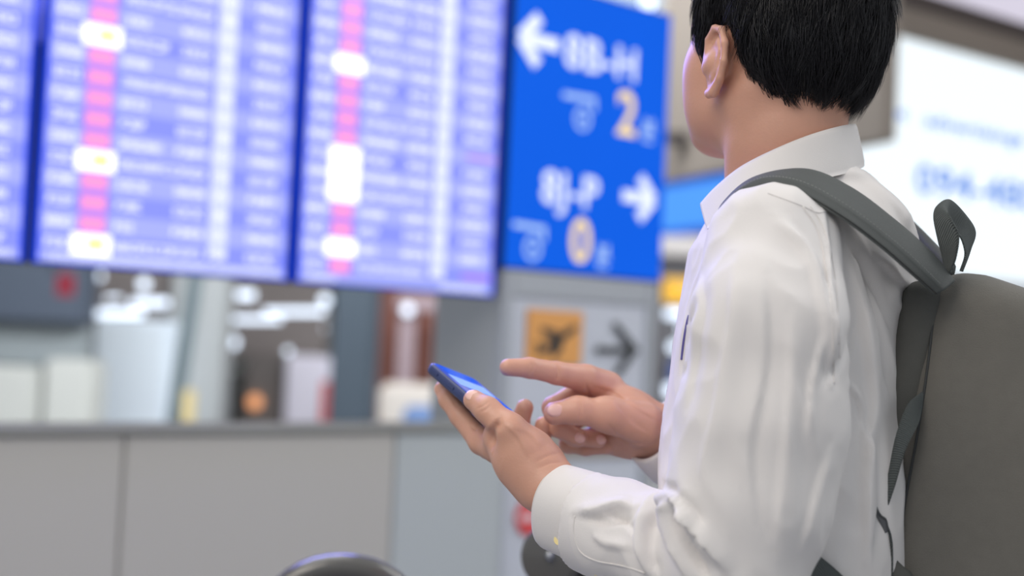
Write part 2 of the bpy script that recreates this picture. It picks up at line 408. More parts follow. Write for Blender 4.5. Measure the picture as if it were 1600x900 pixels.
# partition counter below the screens
m_cnt = mat('counter_grey_panel', (184, 181, 176), .32, var=.02, scale=1.5, coat=.2)
m_cnt2 = mat('counter_end_panel', (180, 186, 188), .3, var=.02, scale=1.5)
m_ledge = mat('counter_ledge', (146, 146, 140), .35)
zc = at_z(0, 669)
t = thing('partition_counter', 'waist high grey panelled partition running below the departure screens', 'partition', WP(.4, 0, -.05))
cuts = [-2.2, -1.0, at_s(181, .9), at_s(604, .9), at_s(776, .9)]
for i in range(4):
    wbox(MB(), cuts[i] + .002, cuts[i + 1] - .002, .06, zc - .012, -.12, .03, 0, .004).build('panel', m_cnt2 if i == 3 else m_cnt, t)
wbox(MB(), cuts[0], cuts[4], 0, .06, -.11, .01).build('plinth', m_blk, t)
wbox(MB(), cuts[0], cuts[4] + .0, zc - .012, zc + .004, -.13, .045, 0, .003).build('ledge', m_ledge, t)
# mounting frame of the screens, hung from the ceiling
t = thing('screen_mast', 'dark mast hidden behind the departure screens carrying them', 'mast', WP(.7, 0, -.2))
for s in (-.3, .34, 1.0):
    wbox(MB(), s - .03, s + .03, ZB + .5, 5.2, -.12, -.062).build('post', m_blk, t)
wbox(MB(), -.7, 2 * W, ZB + .9, ZB + 1.0, -.10, -.062).build('rail', m_blk, t)

# ------------------------------------------------------------------ far hall (behind the partition)
def slab(px0, px1, py0, py1, d, depth, m, name, label=None, category=None, ground=True, parent=None, lean=0, kind=None, group=None):
    """upright box facing the camera at distance d covering the pixel rectangle; runs on to the floor when ground"""
    a = P(px0, (py0 + py1) / 2, d); b = P(px1, (py0 + py1) / 2, d); z1 = P((px0 + px1) / 2, py0, d).z; z0 = P((px0 + px1) / 2, py1, d).z
    if ground: z0 = 0
    X = Vector((b.x - a.x, b.y - a.y, 0)); w = X.length; X.normalize(); Y = Vector((-X.y, X.x, 0))
    c = (Vector((a.x, a.y, 0)) + Vector((b.x, b.y, 0))) / 2 + Y * depth / 2
    mb = MB(); zz = UP * (z1 - z0) / 2 + X * lean
    bv = min(w, depth, z1 - z0) * .08
    mb.obox(c + UP * (z0 + z1) / 2, X * w / 2, Y * depth / 2, zz, 0, bv if label or parent else 0)
    o = mb.build(name, m, parent)
    if label: tag(o, label, category, group)
    if kind: o['kind'] = kind
    return o
m_slate = mat('far_slate', (78, 88, 104), .6, var=.1, scale=.6); m_dkp = mat('far_pillar_slate', (60, 72, 84), .6, var=.06, scale=2)
m_grey = mat('far_grey', (150, 158, 162), .5, var=.1, scale=.8); m_pale = mat('far_pale', (206, 208, 204), .5, var=.05, scale=1)
m_bluew = mat('far_blue_white', (232, 242, 255), .4, var=.05, scale=1); m_brown = mat('far_brown', (100, 54, 42), .6, var=.08, scale=2)
m_mauve = mat('far_mauve', (150, 132, 138), .5); m_cream = mat('far_cream', (218, 210, 202), .5); m_dkg = mat('far_dark_grey', (122, 114, 112), .6, var=.1, scale=.7)
m_strip = mat('strip_light', (225, 238, 255), .4, emit=2.3); m_red2 = mat('signal_red', (190, 10, 40), .4, emit=.55)
m_steel = mat('leaning_steel', (108, 122, 128), .4); m_bl2 = mat('far_blue', (110, 138, 185), .5)
slab(-700, 1500, 330, 480, 44, .3, m_dkg, 'wall_far', kind='structure', ground=False)
slab(-700, 1500, 480, 1200, 44.2, .3, m_pale, 'wall_far', kind='structure')
slab(-500, 138, 300, 494, 13, .4, m_slate, 'bulkhead', 'dark slate bulkhead above the left glass wall', 'wall', ground=False)
slab(-500, 132, 494, 562, 13.2, .3, m_grey, 'glass_screen', 'grey glazed band below the slate bulkhead at left', 'partition', ground=False)
for a, b, l in ((-500, 58, 'white counter front at the far left edge'), (66, 140, 'white counter front just right of the leftmost one')):
    slab(a, b, 562, 700, 12.6, .5, m_pale, 'check_in_counter', l, 'counter')
t = thing('red_lantern_sign', 'small red hanging sign below the second departure screen', 'sign', P(100, 445, 11.5))
slab(88, 112, 428, 462, 11.5, .08, m_red2, 'body', ground=False, parent=t); slab(98, 102, -200, 428, 11.5, .03, m_blk, 'hanger', ground=False, parent=t)
slab(138, 264, 415, 700, 15.2, .4, m_dkg, 'shop_front', 'dark grey shop front carrying the lights left of the leaning post', 'wall')
slab(142, 262, 498, 700, 14.6, .5, m_bluew, 'partition_wall', 'tall bluish white bright panel left of the leaning column', 'panel')
slab(262, 346, 420, 700, 15, .6, mat('far_wallgrey', (186, 190, 192), .5, var=.06, scale=1), 'column', 'broad pale grey column behind the leaning steel post', 'column')
# leaning steel post
t = MB(); t.tube([Vector((P(262, 720, 13.2).x, P(262, 720, 13.2).y, 0)), P(262, 720, 13.2), P(306, 430, 13.2), P(318, 330, 13.2)], [.075, .075, .07, .06], 10); tag(t.build('leaning_post', m_steel, None, True), 'grey steel post leaning right in front of the pale column', 'post')
slab(284, 300, 610, 690, 12.7, .1, mat('yellow_floor_sign', (228, 208, 150), .5), 'floor_sign', 'faint yellow standing sign at the foot of the leaning post', 'sign')
slab(352, 520, 60, 560, 18, .4, m_dkg, 'soffit', 'dark grey brown soffit carrying strip lights, centre left', 'soffit', ground=False)
slab(380, 442, 560, 700, 17.6, .5, mat('far_darker', (112, 106, 104), .6), 'kiosk', 'dark grey kiosk with round orange lamp', 'kiosk')
tag(MB().ball(P(398, 628, 17.54), .09, n=8).build('round_lamp', mat('lamp_orange', (255, 176, 120), .4, emit=1.1), None, True), 'round orange lamp glowing at the dark kiosk', 'lamp')
slab(444, 514, 556, 700, 17.4, .4, mat('far_lilac_white', (226, 222, 236), .4), 'display_board', 'pale lilac standing board right of the dark kiosk', 'board')
slab(500, 512, 596, 700, 16.6, .1, mat('far_red_soft', (205, 90, 90), .5), 'banner', 'small red upright banner beside the pale lilac board', 'banner')
slab(519, 585, 300, 720, 11, .5, m_dkp, 'square_pillar', 'dark slate square pillar between the strip lights and the brown wall', 'pillar')
slab(585, 704, 440, 720, 14.5, .4, m_brown, 'timber_wall', 'dark red brown wall right of the slate pillar', 'wall')
t = thing('door_frame', 'mauve grey portal frame in front of the red brown wall', 'frame', Vector((P(665, 600, 13.8).x, P(665, 600, 13.8).y, 0)))
slab(619, 645, 470, 700, 13.8, .15, m_mauve, 'jamb', parent=t); slab(676, 694, 470, 700, 13.8, .15, m_mauve, 'jamb', parent=t); slab(619, 694, 462, 486, 13.75, .16, m_mauve, 'lintel', parent=t, ground=False)
slab(590, 700, 602, 700, 12.2, .5, m_cream, 'service_desk', 'cream service desk in front of the red brown wall', 'desk')
slab(628, 790, 640, 700, 11.4, .4, m_bl2, 'bench', 'low blue grey bench just above the partition ledge', 'bench')
slab(700, 786, 574, 700, 15, .5, mat('far_beige', (190, 184, 178), .5), 'kiosk', 'beige grey kiosk left of the sign pillar', 'kiosk')
slab(690, 790, 60, 574, 18, .4, m_dkg, 'soffit', 'dark soffit with stacked strip lights left of the sign pillar', 'soffit', ground=False)
def strips(lst, d0, where, grp):
    for k, (a, b, y, h, words) in enumerate(lst):
        d = d0 - h / FPX * d0 * (.6 if b - a < 14 else .5) + .022
        p0, p1 = P(a, y, d), P(b, y, d); rr = h / FPX * d / 2
        if b - a < 14: o = MB().ball((p0 + p1) / 2, rr * 1.2, n=8).build('downlight', m_strip, None, True)
        else: o = MB().tube([p0, p1], rr, 10).build('strip_light', m_strip, None, True)
        tag(o, words + ' ' + where, 'lamp', grp)
strips([(150, 224, 490, 12, 'lower long white strip light'), (206, 264, 473, 12, 'upper right white strip light'), (166, 190, 466, 8, 'short dim strip light at left'), (220, 230, 444, 14, 'single round downlight'), (148, 160, 431, 12, 'round downlight at the screen edge')], 15.25, 'above the bluish white panel', 'lights left of the leaning post')
strips([(372, 398, 461, 14, 'topmost short strip light'), (414, 508, 487, 12, 'first long bright strip light'), (356, 440, 499, 12, 'left bright strip light'), (430, 508, 513, 10, 'right lower strip light'), (362, 420, 520, 8, 'left lower strip light'), (362, 366, 535, 16, 'left round downlight'),
        (388, 414, 546, 12, 'short strip light over the dark kiosk'), (446, 456, 549, 12, 'round downlight over the lilac board'), (484, 504, 546, 10, 'pale short strip light at right'), (504, 512, 469, 14, 'round downlight beside the slate pillar')], 18, 'on the centre left soffit', 'lights on the centre left soffit')
strips([(704, 774, 487, 9, 'topmost strip light'), (704, 774, 507, 8, 'second strip light'), (700, 774, 534, 12, 'third and brightest strip light'), (700, 770, 562, 9, 'lowest strip light'), (696, 704, 483, 13, 'left round downlight'), (766, 776, 468, 15, 'bright round downlight at the screen corner')], 18, 'left of the sign pillar', 'lights left of the sign pillar')
strips([(633, 641, 484, 14, 'round pale lamp')], 13.75, 'on the mauve portal frame', None)
q = P(777, 278, 9); t = thing('pendant_lamp', 'small round white lamp seen in the gap between departure screen and blue sign', 'lamp', q)
MB().ball(q, .04, n=8).build('globe', m_strip, t, True); MB().tube([q, (q.x, q.y, 5.2)], .006, 6).build('cord', m_blk, t)
strips([(1040, 1100, 490, 14, 'long white strip light'), (1062, 1100, 515, 12, 'short strip light second from top'), (1046, 1100, 542, 14, 'third strip light'), (1040, 1100, 610, 20, 'broad dim strip light lowest of four')], 18, 'between the sign pillar and the white shirt', 'lights right of the sign pillar')
slab(1018, 1500, 385, 700, 18, .3, mat('far_dim', (82, 80, 84), .6), 'back_wall', 'dim dark wall behind the strip lights right of the sign pillar', 'wall')
slab(1046, 1140, 565, 600, 17.85, .2, mat('far_navy', (70, 90, 150), .5), 'sign_board', 'dark blue board below the strip lights beside the shirt', 'board', ground=False)
t = thing('lit_sign', 'yellow lit sign right of the blue gate sign, half behind the shirt', 'sign', P(1090, 455, 12))
MB().tube([P(1038, 453, 12), P(1150, 457, 12)], .11, 12).build('lamp_body', mat('sign_yellow', (255, 196, 40), .4, emit=1.05), t, True)
q = P(1120, 455, 12); MB().tube([q, (q.x, q.y, 5.2)], .015, 8).build('hanger', m_blk, t)
slab(1000, 1300, 372, 404, 17.75, .3, mat('far_fascia', (190, 184, 182), .5), 'fascia', 'pale fascia band between the blue hanging sign and the yellow sign', 'fascia', ground=False)

# ---- big box beam, light blue sign under it, and the lit billboard at right
def vplane(p0, p1, z0, z1, th, m, name, parent=None, bev=.01):
    X = Vector((p1.x - p0.x, p1.y - p0.y, 0)); Y = Vector((-X.y, X.x, 0)).normalized()
    c = Vector(((p0.x + p1.x) / 2, (p0.y + p1.y) / 2, (z0 + z1) / 2)) + Y * th / 2
    return MB().obox(c, X / 2, Y * th / 2, UP * (z1 - z0) / 2, 0, bev).build(name, m, parent)
m_beam = mat('beam_grey', (128, 119, 111), .6, var=.04, scale=1)
b0, b1 = P(1383, 222, 6.0), P(1030, 284, 7.9); zb = (b0.z + b1.z) / 2
o = vplane(b1, b0, zb, 5.2, .06, m_beam, 'box_beam'); tag(o, 'grey box beam behind the head, ending left of the white billboard', 'beam')
q0, q1 = P(1240, 250, 6.75), P(1030, 284, 7.95)
t = thing('hanging_sign', 'pale blue lit hanging sign under the box beam beside the collar', 'sign', (q0 + q1) / 2)
vplane(q1, q0, q1.z - .30, q1.z - .004, .12, mat('sign_azure_edge', (20, 100, 225), .4, emit=.9), 'casing', t)
Yq = Vector((-(q0 - q1).y, (q0 - q1).x, 0)).normalized()
vplane(q1 - Yq * .012, q0 - Yq * .012, q1.z - .275, q1.z - .05, .01, mat('sign_azure', (70, 158, 255), .4, emit=1.0), 'sign_face', t, 0)
slab(1030, 1075, 205, 222, 7.6, .1, mat('beam_groove', (70, 64, 62), .7), 'duct', 'thin dark duct line left of the face', 'duct', ground=False)
m_bill = mat('billboard_white', (240, 250, 255), .4, emit=1.12); m_bt = mat('billboard_blue', (84, 142, 232), .4, emit=1.0)
BD = Vector((math.sin(R(52.5)), math.cos(R(52.5)), 0)); bp = P(1330, 50, 6.9); BN = Vector((BD.y, -BD.x, 0))
def BB(s, z, out=0): return Vector((bp.x, bp.y, z)) + BD * s + BN * out
def bsp(px, py):
    d = P(px, py, 1) - CAMP; q = (BB(0, 0) - CAMP).dot(BN) / d.dot(BN); X = CAMP + d * q; return (X - BB(0, 0)).dot(BD), X.z
zt_ = bsp(1385, 50)[1]; zb_ = bsp(1560, 432)[1]; zf = bsp(1600, 68)[1]; zg = bsp(1600, 34)[1]
t = thing('advertising_billboard', 'large white lit billboard with blue telephone lettering behind the backpack', 'billboard', (bp.x, bp.y, zb_))
def bbox(mb, s0, s1, z0, z1, o0, o1, bev=0): return mb.obox(BB((s0 + s1) / 2, (z0 + z1) / 2, (o0 + o1) / 2), BD * (s1 - s0) / 2, UP * (z1 - z0) / 2, BN * (o1 - o0) / 2, 0, bev)
bbox(MB(), .02, 5, zb_, zt_, -.15, 0, .01).build('light_box', m_bill, t)
def btext(s, px, py, hpx, sx):
    a, z = bsp(px, py); _, z2 = bsp(px, py - hpx)
    return textmesh('lettering', s, (z2 - z) / .72, BB(a, z, .002), BD, UP, m_bt, t, .001, 'LEFT', sx)
btext('The', 1366, 168, 22, 1.6); btext('advertising', 1444, 187, 22, 1.75); btext('a', 1588, 216, 22, 1.6); btext('094-480', 1430, 280, 46, 1.5)
o = bbox(MB(), .02, 6, zt_, zf, -.5, .04, .01).build('fascia', m_beam); tag(o, 'taupe fascia band above the white billboard', 'fascia')

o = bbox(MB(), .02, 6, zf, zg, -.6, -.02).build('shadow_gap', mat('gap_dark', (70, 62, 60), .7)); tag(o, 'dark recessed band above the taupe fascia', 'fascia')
o = bbox(MB(), .02, 6, zg, zg + .5, -.6, .0).build('cove_light', mat('cove_lilac', (222, 216, 232), .5, emit=.95)); tag(o, 'lilac white lit cove at the top right corner', 'lamp')
slab(850, 1038, -60, 70, 11, .3, m_dkp, 'ceiling_duct', 'dark slate ceiling duct above the blue gate sign', 'duct', ground=False)
strips([(1008, 1016, 5, 16, 'round pale lamp')], 10.6, 'above the top right corner of the blue gate sign', None)
slab(1036, 1075, -80, 210, 9.5, .3, mat('far_taupe', (176, 168, 160), .6), 'wall_strip', 'taupe wall strip between blue sign and hair', 'wall', ground=False)

# ------------------------------------------------------------------ luggage trolleys (handles at bottom)
m_tr = mat('trolley_grey', (92, 90, 86), .22, .1, coat=.5); m_trd = mat('trolley_black', (22, 22, 24), .4); m_chr = mat('trolley_chrome', (170, 172, 175), .25, .9)
def trolley(base, yaw, label):
    t = thing('luggage_trolley', label, 'luggage trolley', base); t.rotation_euler.z = yaw
    bpy.context.view_layer.update(); M = Matrix.Translation(Vector(base)) @ Matrix.Rotation(yaw, 4, 'Z')
    def fin(mb, n, m, sm=True):
        mb.V = [M @ v for v in mb.V]; o = link(n, mb.V, mb.F, m, None, sm, mb.M); o.parent = t; o.matrix_parent_inverse = M.inverted(); return o
    return t, fin, M
def trolley_body(fin, h):
    for s in (-1, 1):
        fin(MB().tube([(.0, s * .2, h - .03), (.06, s * .22, .5), (.1, s * .24, .16), (.75, s * .22, .12)], .014), 'side_rail', m_chr)
        for x in (.15, .72): fin(MB().disc((x, s * .2 - .012, .06), (.055, 0, 0), (0, 0, .055), (0, .024, 0)), 'wheel', m_trd)
    for k in range(5): fin(MB().tube([(.12 + k * .14, -.22, .135), (.12 + k * .14, .22, .135)], .008), 'deck_bar', m_chr)
    fin(MB().tube([(.05, -.22, .6), (.02, 0, .61), (.05, .22, .6)], .01), 'cross_bar', m_chr)
# A: hooped grip seen below the screens
pa = P(535, 868, 1.72); 
t, fin, M = trolley((pa.x, pa.y + .02, 0), R(98), 'luggage trolley whose arched grey handle glints blue at the bottom centre')
ha = pa.z
def arch(w, hgt, n=17): return [Vector((0, -w * math.cos(math.pi * k / (n - 1)), hgt * math.sin(math.pi * k / (n - 1)) ** .8)) for k in range(n)]
mb = MB(); mb.tube([v + Vector((0, 0, ha - .092)) for v in arch(.085, .075)], [.017] * 17, 14); fin(mb, 'handle', m_tr)
mb = MB().obox((0.0, 0, ha - .10), (.014, 0, 0), (0, .074, 0), (0, 0, .035), 0, .008); fin(mb, 'brake_housing', m_trd)
fin(MB().tube([(0, -.083, ha - .09), (0, -.2, ha - .16)], .014), 'handle_arm', m_tr); fin(MB().tube([(0, .083, ha - .09), (0, .2, ha - .16)], .014), 'handle_arm', m_tr)
trolley_body(fin, ha - .13)
# B: rounded handle end under the cuff
pb = P(866, 866, 1.75)
t, fin, M = trolley((pb.x + .2, pb.y + .03, 0), R(78), 'luggage trolley whose dark round handle end shows below the cuff')
Mi = M.inverted(); e0 = Mi @ P(866, 866, 1.75)
mb = MB().disc(e0 + Vector((.03, 0, 0)), Vector((0, .038, 0)), Vector((0, 0, .040)), Vector((-.06, 0, 0)), 40); oo = fin(mb, 'handle_end', m_tr)
md = oo.modifiers.new('b', 'BEVEL'); md.width = .008; md.segments = 3
fin(MB().disc(e0 + Vector((-.032, 0, .002)), Vector((0, .006, 0)), Vector((0, 0, .006)), Vector((-.003, 0, 0)), 16), 'screw_cap', m_chr)
fin(MB().tube([e0 + Vector((0, -.02, -.022)), e0 + Vector((0, -.2, -.015)), e0 + Vector((0, -.4, -.02))], .013), 'handle', m_tr)
fin(MB().obox(e0 + Vector((0, -.09, .008)), (.016, 0, 0), (0, .065, 0), (0, 0, .016), 0, .005), 'brake_housing', m_trd)
fin(MB().tube([e0 + Vector((0, -.01, -.02)), (0, .2, e0.z - .18)], .013), 'handle_arm', m_tr)
fin(MB().tube([e0 + Vector((0, -.39, -.02)), (0, -.2, e0.z - .18)], .013), 'handle_arm', m_tr)
trolley_body(fin, e0.z - .15)
# ------------------------------------------------------------------ the man
PH = R(73); Fb = np.array([-math.sin(PH), math.cos(PH), 0]); Lb = np.array([-math.cos(PH), -math.sin(PH), 0]); Ub = np.array([0, 0, 1.])
def A(px, py, d): return np.array(P(px, py, d))
hip = A(1240, 560, 1.33); hip[2] = .93
person = thing('person', 'person in a white shirt seen from behind, pointing at a phone', 'person', (hip[0], hip[1], 0))
m_skin = mat('skin', (212, 160, 136), .42, var=.12, scale=30, bump=.12, bscale=420, sss=.12)
m_shirt = mat('shirt_white_cotton', (226, 221, 217), .75, var=.012, scale=12, bump=.10, bscale=900, sheen=.15)
m_hair = mat('hair_black', (22, 20, 24), .34, var=.3, scale=60, spec=.5)
m_nail = mat('nail', (236, 190, 176), .3)
def foldit(V, F, folds, wr=1.0):
    N = normals(V, F); px, py = PX(V); face = (N @ np.array(_w)) < .25
    disp = np.zeros(len(V))
    for pts, w, amp in folds:
        C = cat([(a, b, 0) for a, b in pts], 40)[:, :2]; best = np.full(len(V), 1e9); bt = np.zeros(len(V)); sg = np.zeros(len(V))
        m = (px > C[:, 0].min() - 4 * w) & (px < C[:, 0].max() + 4 * w) & (py > C[:, 1].min() - 4 * w) & (py < C[:, 1].max() + 4 * w) & face
        ii = np.where(m)[0]
        if not len(ii): continue
        q = np.stack([px[ii], py[ii]], 1)
        bb_ = np.full(len(ii), 1e9); tt = np.zeros(len(ii)); ss = np.zeros(len(ii))
        for i in range(39):
            a, b = C[i], C[i + 1]; ab = b - a; t = np.clip((q - a) @ ab / (ab @ ab + 1e-9), 0, 1); r = q - a - t[:, None] * ab; dd = np.hypot(r[:, 0], r[:, 1])
            u = dd < bb_; bb_[u] = dd[u]; tt[u] = (i + t[u]) / 39; ss[u] = np.sign(ab[0] * r[u, 1] - ab[1] * r[u, 0])
        env = np.clip(np.sin(np.pi * np.clip(tt * .9 + .05, 0, 1)) * 1.5, 0, 1)
        # sharp on one side, soft on the other
        wl = np.where(ss > 0, w * .45, w * 1.3)
        disp[ii] += amp * 1.25 * env * np.exp(-(bb_ / wl) ** 2)
    for k, v in enumerate(V):
        s1 = mnoise.noise(Vector((v[0] * 9 + 3, v[1] * 9, v[2] * 5))); s2 = mnoise.noise(Vector((v[0] * 26, v[1] * 26 + 5, v[2] * 11)))
        s3 = abs(mnoise.noise(Vector((v[0] * 34 + v[2] * 12, v[1] * 34, v[2] * 16)))) - .2; disp[k] += wr * (.0035 * s1 + .0022 * s2 - .0036 * s3)
    return V + N * disp[:, None]
# --- joints
LW = A(848, 752, 1.275); LE = A(1150, 885, 1.115); LS = A(1205, 385, 1.165)
RW = A(1034, 681, 1.415); RE = A(1215, 850, 1.50); RS = A(1255, 400, 1.50)
# left hand
def lhand(p):
    Tm = [A(828, 720, 1.275), A(796, 671, 1.272), A(762, 641, 1.285), A(740, 625, 1.299)]
    d = chain(p, Tm, [.020, .0148, .0115, .0098], .006)
    I = [A(800, 712, 1.305), A(752, 690, 1.335), A(719, 650, 1.36), A(701, 625, 1.375), A(691, 608, 1.385)]
    M_ = [A(810, 716, 1.315), A(764, 698, 1.36), A(742, 668, 1.40), A(756, 640, 1.425), A(772, 642, 1.42)]
    Rg = [A(820, 724, 1.315), A(785, 708, 1.37), A(797, 690, 1.40), A(812, 660, 1.40), A(820, 637, 1.395)]
    Pk = [A(835, 732, 1.31), A(812, 720, 1.365), A(832, 706, 1.40), A(846, 684, 1.40), A(849, 663, 1.395)]
    palm = chain(p, [LW, A(820, 717, 1.285), A(787, 683, 1.30)], [.0262, .0268, .0195], .014)
    palm = smin(palm, capsule(p, A(838, 738, 1.30), A(790, 704, 1.345), .021, .015), .014)
    palm = smin(palm, capsule(p, A(850, 730, 1.30), A(818, 700, 1.33), .020, .016), .014)
    palm = smin(palm, capsule(p, A(772, 700, 1.315), A(758, 690, 1.335), .012, .0105), .010)
    d = smin(d, palm, .012)
    fd = None
    for c, r in ((I, [.014, .0118, .0098, .0092, .0080]), (M_, [.014, .0115, .0095, .009, .008]), (Rg, [.014, .011, .0096, .0092, .0085]), (Pk, [.013, .0102, .009, .0086, .0078])):
        q = chain(p, c, r, .004); fd = q if fd is None else smin(fd, q, .0015)
    d = smin(d, fd, .007)
    return smin(d, chain(p, [LW, A(905, 796, 1.245), A(985, 832, 1.205), LE], [.0255, .0245, .027, .03], .01), .012)
def rhand(p):
    I = [A(950, 605, 1.425), A(915, 592, 1.405), A(870, 583, 1.385), A(828, 575, 1.37), A(794, 574, 1.36)]
    M_ = [A(950, 622, 1.44), A(917, 606, 1.43), A(864, 637, 1.405), A(874, 668, 1.392), A(904, 684, 1.392)]
    Rg = [A(960, 650, 1.45), A(930, 640, 1.445), A(868, 666, 1.43), A(898, 683, 1.41), A(936, 687, 1.402)]
    Pk = [A(975, 685, 1.44), A(950, 675, 1.455), A(888, 694, 1.44), A(915, 699, 1.425), A(946, 698, 1.415)]
    Th = [A(1005, 664, 1.39), A(950, 648, 1.375), A(902, 641, 1.368), A(867, 646, 1.365)]
    d = chain(p, Th, [.022, .0165, .0122, .0108], .008)
    palm = chain(p, [RW, A(985, 650, 1.42), A(938, 606, 1.425)], [.0262, .0255, .0150], .012)
    palm = smin(palm, chain(p, [RW, A(985, 676, 1.425), A(945, 690, 1.435)], [.0245, .025, .0130], .012), .014)
    palm = smin(palm, capsule(p, A(985, 660, 1.44), A(930, 640, 1.445), .02, .0125), .012)
    d = smin(d, palm, .010)
    fd = None
    for c, r in ((I, [.016, .0140, .0108, .0094, .0082]), (M_, [.014, .0125, .0105, .0096, .0085]), (Rg, [.013, .012, .0100, .0090, .008]), (Pk, [.012, .0112, .009, .0082, .0075])):
        q = chain(p, c, r, .004); fd = q if fd is None else smin(fd, q, .0012)
    d = smin(d, fd, .005)
    return smin(d, chain(p, [RW, RW * .5 + RE * .5, RE], [.026, .035, .04], .01), .012)
# --- head frame
PHh = R(37); tilt = R(7)
Fh0 = np.array([-math.sin(PHh), math.cos(PHh), 0]); Lh = np.array([-math.cos(PHh), -math.sin(PHh), 0])
Fh = Fh0 * math.cos(tilt) + Ub * math.sin(tilt); Uh = np.cross(Fh, Lh); Uh = Uh if Uh[2] > 0 else -Uh
HC = A(1219, 92, 1.31); K = .93
def H(f, l, u): return HC + Fh * f + Lh * l + Uh * u
def HS(f, l, u): return HC + (Fh * f + Lh * l + Uh * u) * K
def unK(p): return (v3(HC) + (p - v3(HC)) / K).astype(np.float32)
AX = (Fh, Lh, Uh)
NB = A(1242, 300, 1.315); NBk = HC + (NB - HC) / K
def head(p):
    d = ellip(p, H(-.004, 0, .048), AX, (.093, .074, .090))
    d = smin(d, ellip(p, H(-.030, 0, .005), AX, (.058, .062, .060)), .03)
    d = smin(d, ellip(p, H(.030, 0, -.015), AX, (.068, .062, .082)), .025)
    for s in (1, -1):
        d = smin(d, capsule(p, H(.068, s * .018, -.078), H(.008, s * .052, -.048), .018, .014), .024)
        d = smin(d, ellip(p, H(.056, s * .040, -.016), AX, (.024, .024, .026)), .024)
        d = smin(d, ellip(p, H(.052, s * .036, -.050), AX, (.026, .022, .028)), .024)
        d = smin(d, capsule(p, H(.088, s * .012, .028), H(.074, s * .045, .026), .009, .008), .012)      # brow
        d = -smin(-d, ellip(p, H(.102, s * .031, .010), AX, (.016, .016, .011)), .010)                    # socket
        d = smin(d, ellip(p, H(.079, s * .031, .010), AX, (.013, .015, .011)), .002)                      # lids
    d = smin(d, ellip(p, H(.076, 0, -.083), AX, (.018, .022, .016)), .018)
    d = smin(d, chain(p, [H(.088, 0, .018), H(.098, 0, -.010), H(.103, 0, -.020)], [.007, .008, .009]), .010)
    for s in (1, -1): d = smin(d, ellip(p, H(.096, s * .011, -.024), AX, (.009, .007, .007)), .006)
    for u, r in ((-.046, .0062), (-.055, .0072)): d = smin(d, capsule(p, H(.090, -.016, u), H(.090, .016, u), r, r), .006)
    # neck
    n = chain(p, [H(-.030, 0, -.02), H(-.020, 0, -.085), NBk - np.array(_r) * .003, NBk - Ub * .08], [.055, .0505, .0535, .070], .03)
    n = smin(n, capsule(p, H(-.018, .050, -.040), NBk + Fb * .05 + Lb * .02 + Ub * -.02, .014, .014), .02)
    return smin(d, n, .022)
def ear(p, s):
    ec = lambda f, o, u: H(f, s * (.067 + o), u)
    EA = (Fh * .975 - Lh * s * .22, Lh * s * .975 + Fh * .22, Uh)     # ear plane swung outwards at its back edge
    EA = [a / np.linalg.norm(a) for a in EA]
    c = ec(.009, .010, -.017)
    def E(a, o, u): return c + EA[0] * a * 1.12 + EA[1] * o + EA[2] * u * 1.08
    d = ellip(p, E(0, 0, 0), EA, (.0165, .0048, .030))
    rim = []
    for k in range(15):
        t = R(200 - k * 18.5)       # helix from lobe up and over
        rim.append(E(-.0165 * math.sin(t + R(90)) * -1, .004, 0) if False else E(.0165 * math.cos(t) * (1 if True else 0), .0035, .004 + .0275 * math.sin(t)))
    rim = [E(.014, .003, .006), E(.013, .004, .022), E(.004, .0045, .0315), E(-.008, .005, .0295), E(-.0165, .0055, .017), E(-.018, .005, .001), E(-.013, .004, -.014), E(-.004, .003, -.026), E(.004, .002, -.027)]
    d = smin(d, chain(p, rim, [.0034, .0036, .0040, .0040, .0040, .0038, .0040, .0052, .0050], .002), .004)
    anti = [E(-.002, .003, .020), E(-.009, .004, .010), E(-.009, .004, -.006), E(-.002, .004, -.014)]
    d = smin(d, chain(p, anti, [.0028] * 4, .001), .003)
    d = -smin(-d, ellip(p, E(.004, .009, -.002), EA, (.008, .008, .010)), .003)
    d = smin(d, ellip(p, E(.011, .004, -.004), EA, (.004, .0035, .006)), .003)
    return smin(d, capsule(p, E(.006, -.012, 0), E(.004, -.002, 0), .014, .012), .008)
def headears(p): p = unK(p); return K * smin(smin(head(p), ear(p, 1), .004), ear(p, -1), .004)
def torso_skin(p):
    d = ellip(p, NB - Ub * .16 , (Fb, Lb, Ub), (.085, .145, .15)); d = smin(d, chain(p, [LS, (LS + LE) / 2, LE], [.042, .04, .036]), .03)
    d = smin(d, chain(p, [RS, (RS + RE) / 2, RE], [.042, .04, .036]), .03)
    return d
def legs_skin(p):
    d = ellip(p, hip + Ub * .1, (Fb, Lb, Ub), (.09, .13, .16))
    for s in (1, -1):
        h0 = hip + Lb * s * .085; d = smin(d, chain(p, [h0 - Ub * .02, h0 - Ub * .45 + Fb * .01, h0 - Ub * .84 - Fb * .02], [.075, .05, .036]), .03)
        d = smin(d, chain(p, [h0 - Ub * .87 - Fb * .03, h0 - Ub * .895 + Fb * .13], [.036, .026]), .02)
    return d
def bb(pts, m): a = np.array(pts); return a.min(0) - m, a.max(0) + m
parts = []
V, F = sdf_mesh(lambda p: np.minimum(headears(p), 9), *bb([H(.1, .06, .1), H(-.1, -.06, .1), H(0, 0, -.1), NB - Ub * .05, H(.1, -.06, -.1), H(-.1, .06, 0)], .045), .0021); parts.append((V, F))
V, F = sdf_mesh(lhand, *bb([LW + (LE - LW) * .35, A(690, 600, 1.39), A(770, 700, 1.26), A(850, 655, 1.43), A(760, 640, 1.43)], .03), .0013); parts.append((V, F))
V, F = sdf_mesh(rhand, *bb([RW + (RE - RW) * .3, A(790, 574, 1.36), A(940, 590, 1.45), A(945, 700, 1.46), A(950, 650, 1.37), A(888, 700, 1.44)], .03), .0013); parts.append((V, F))
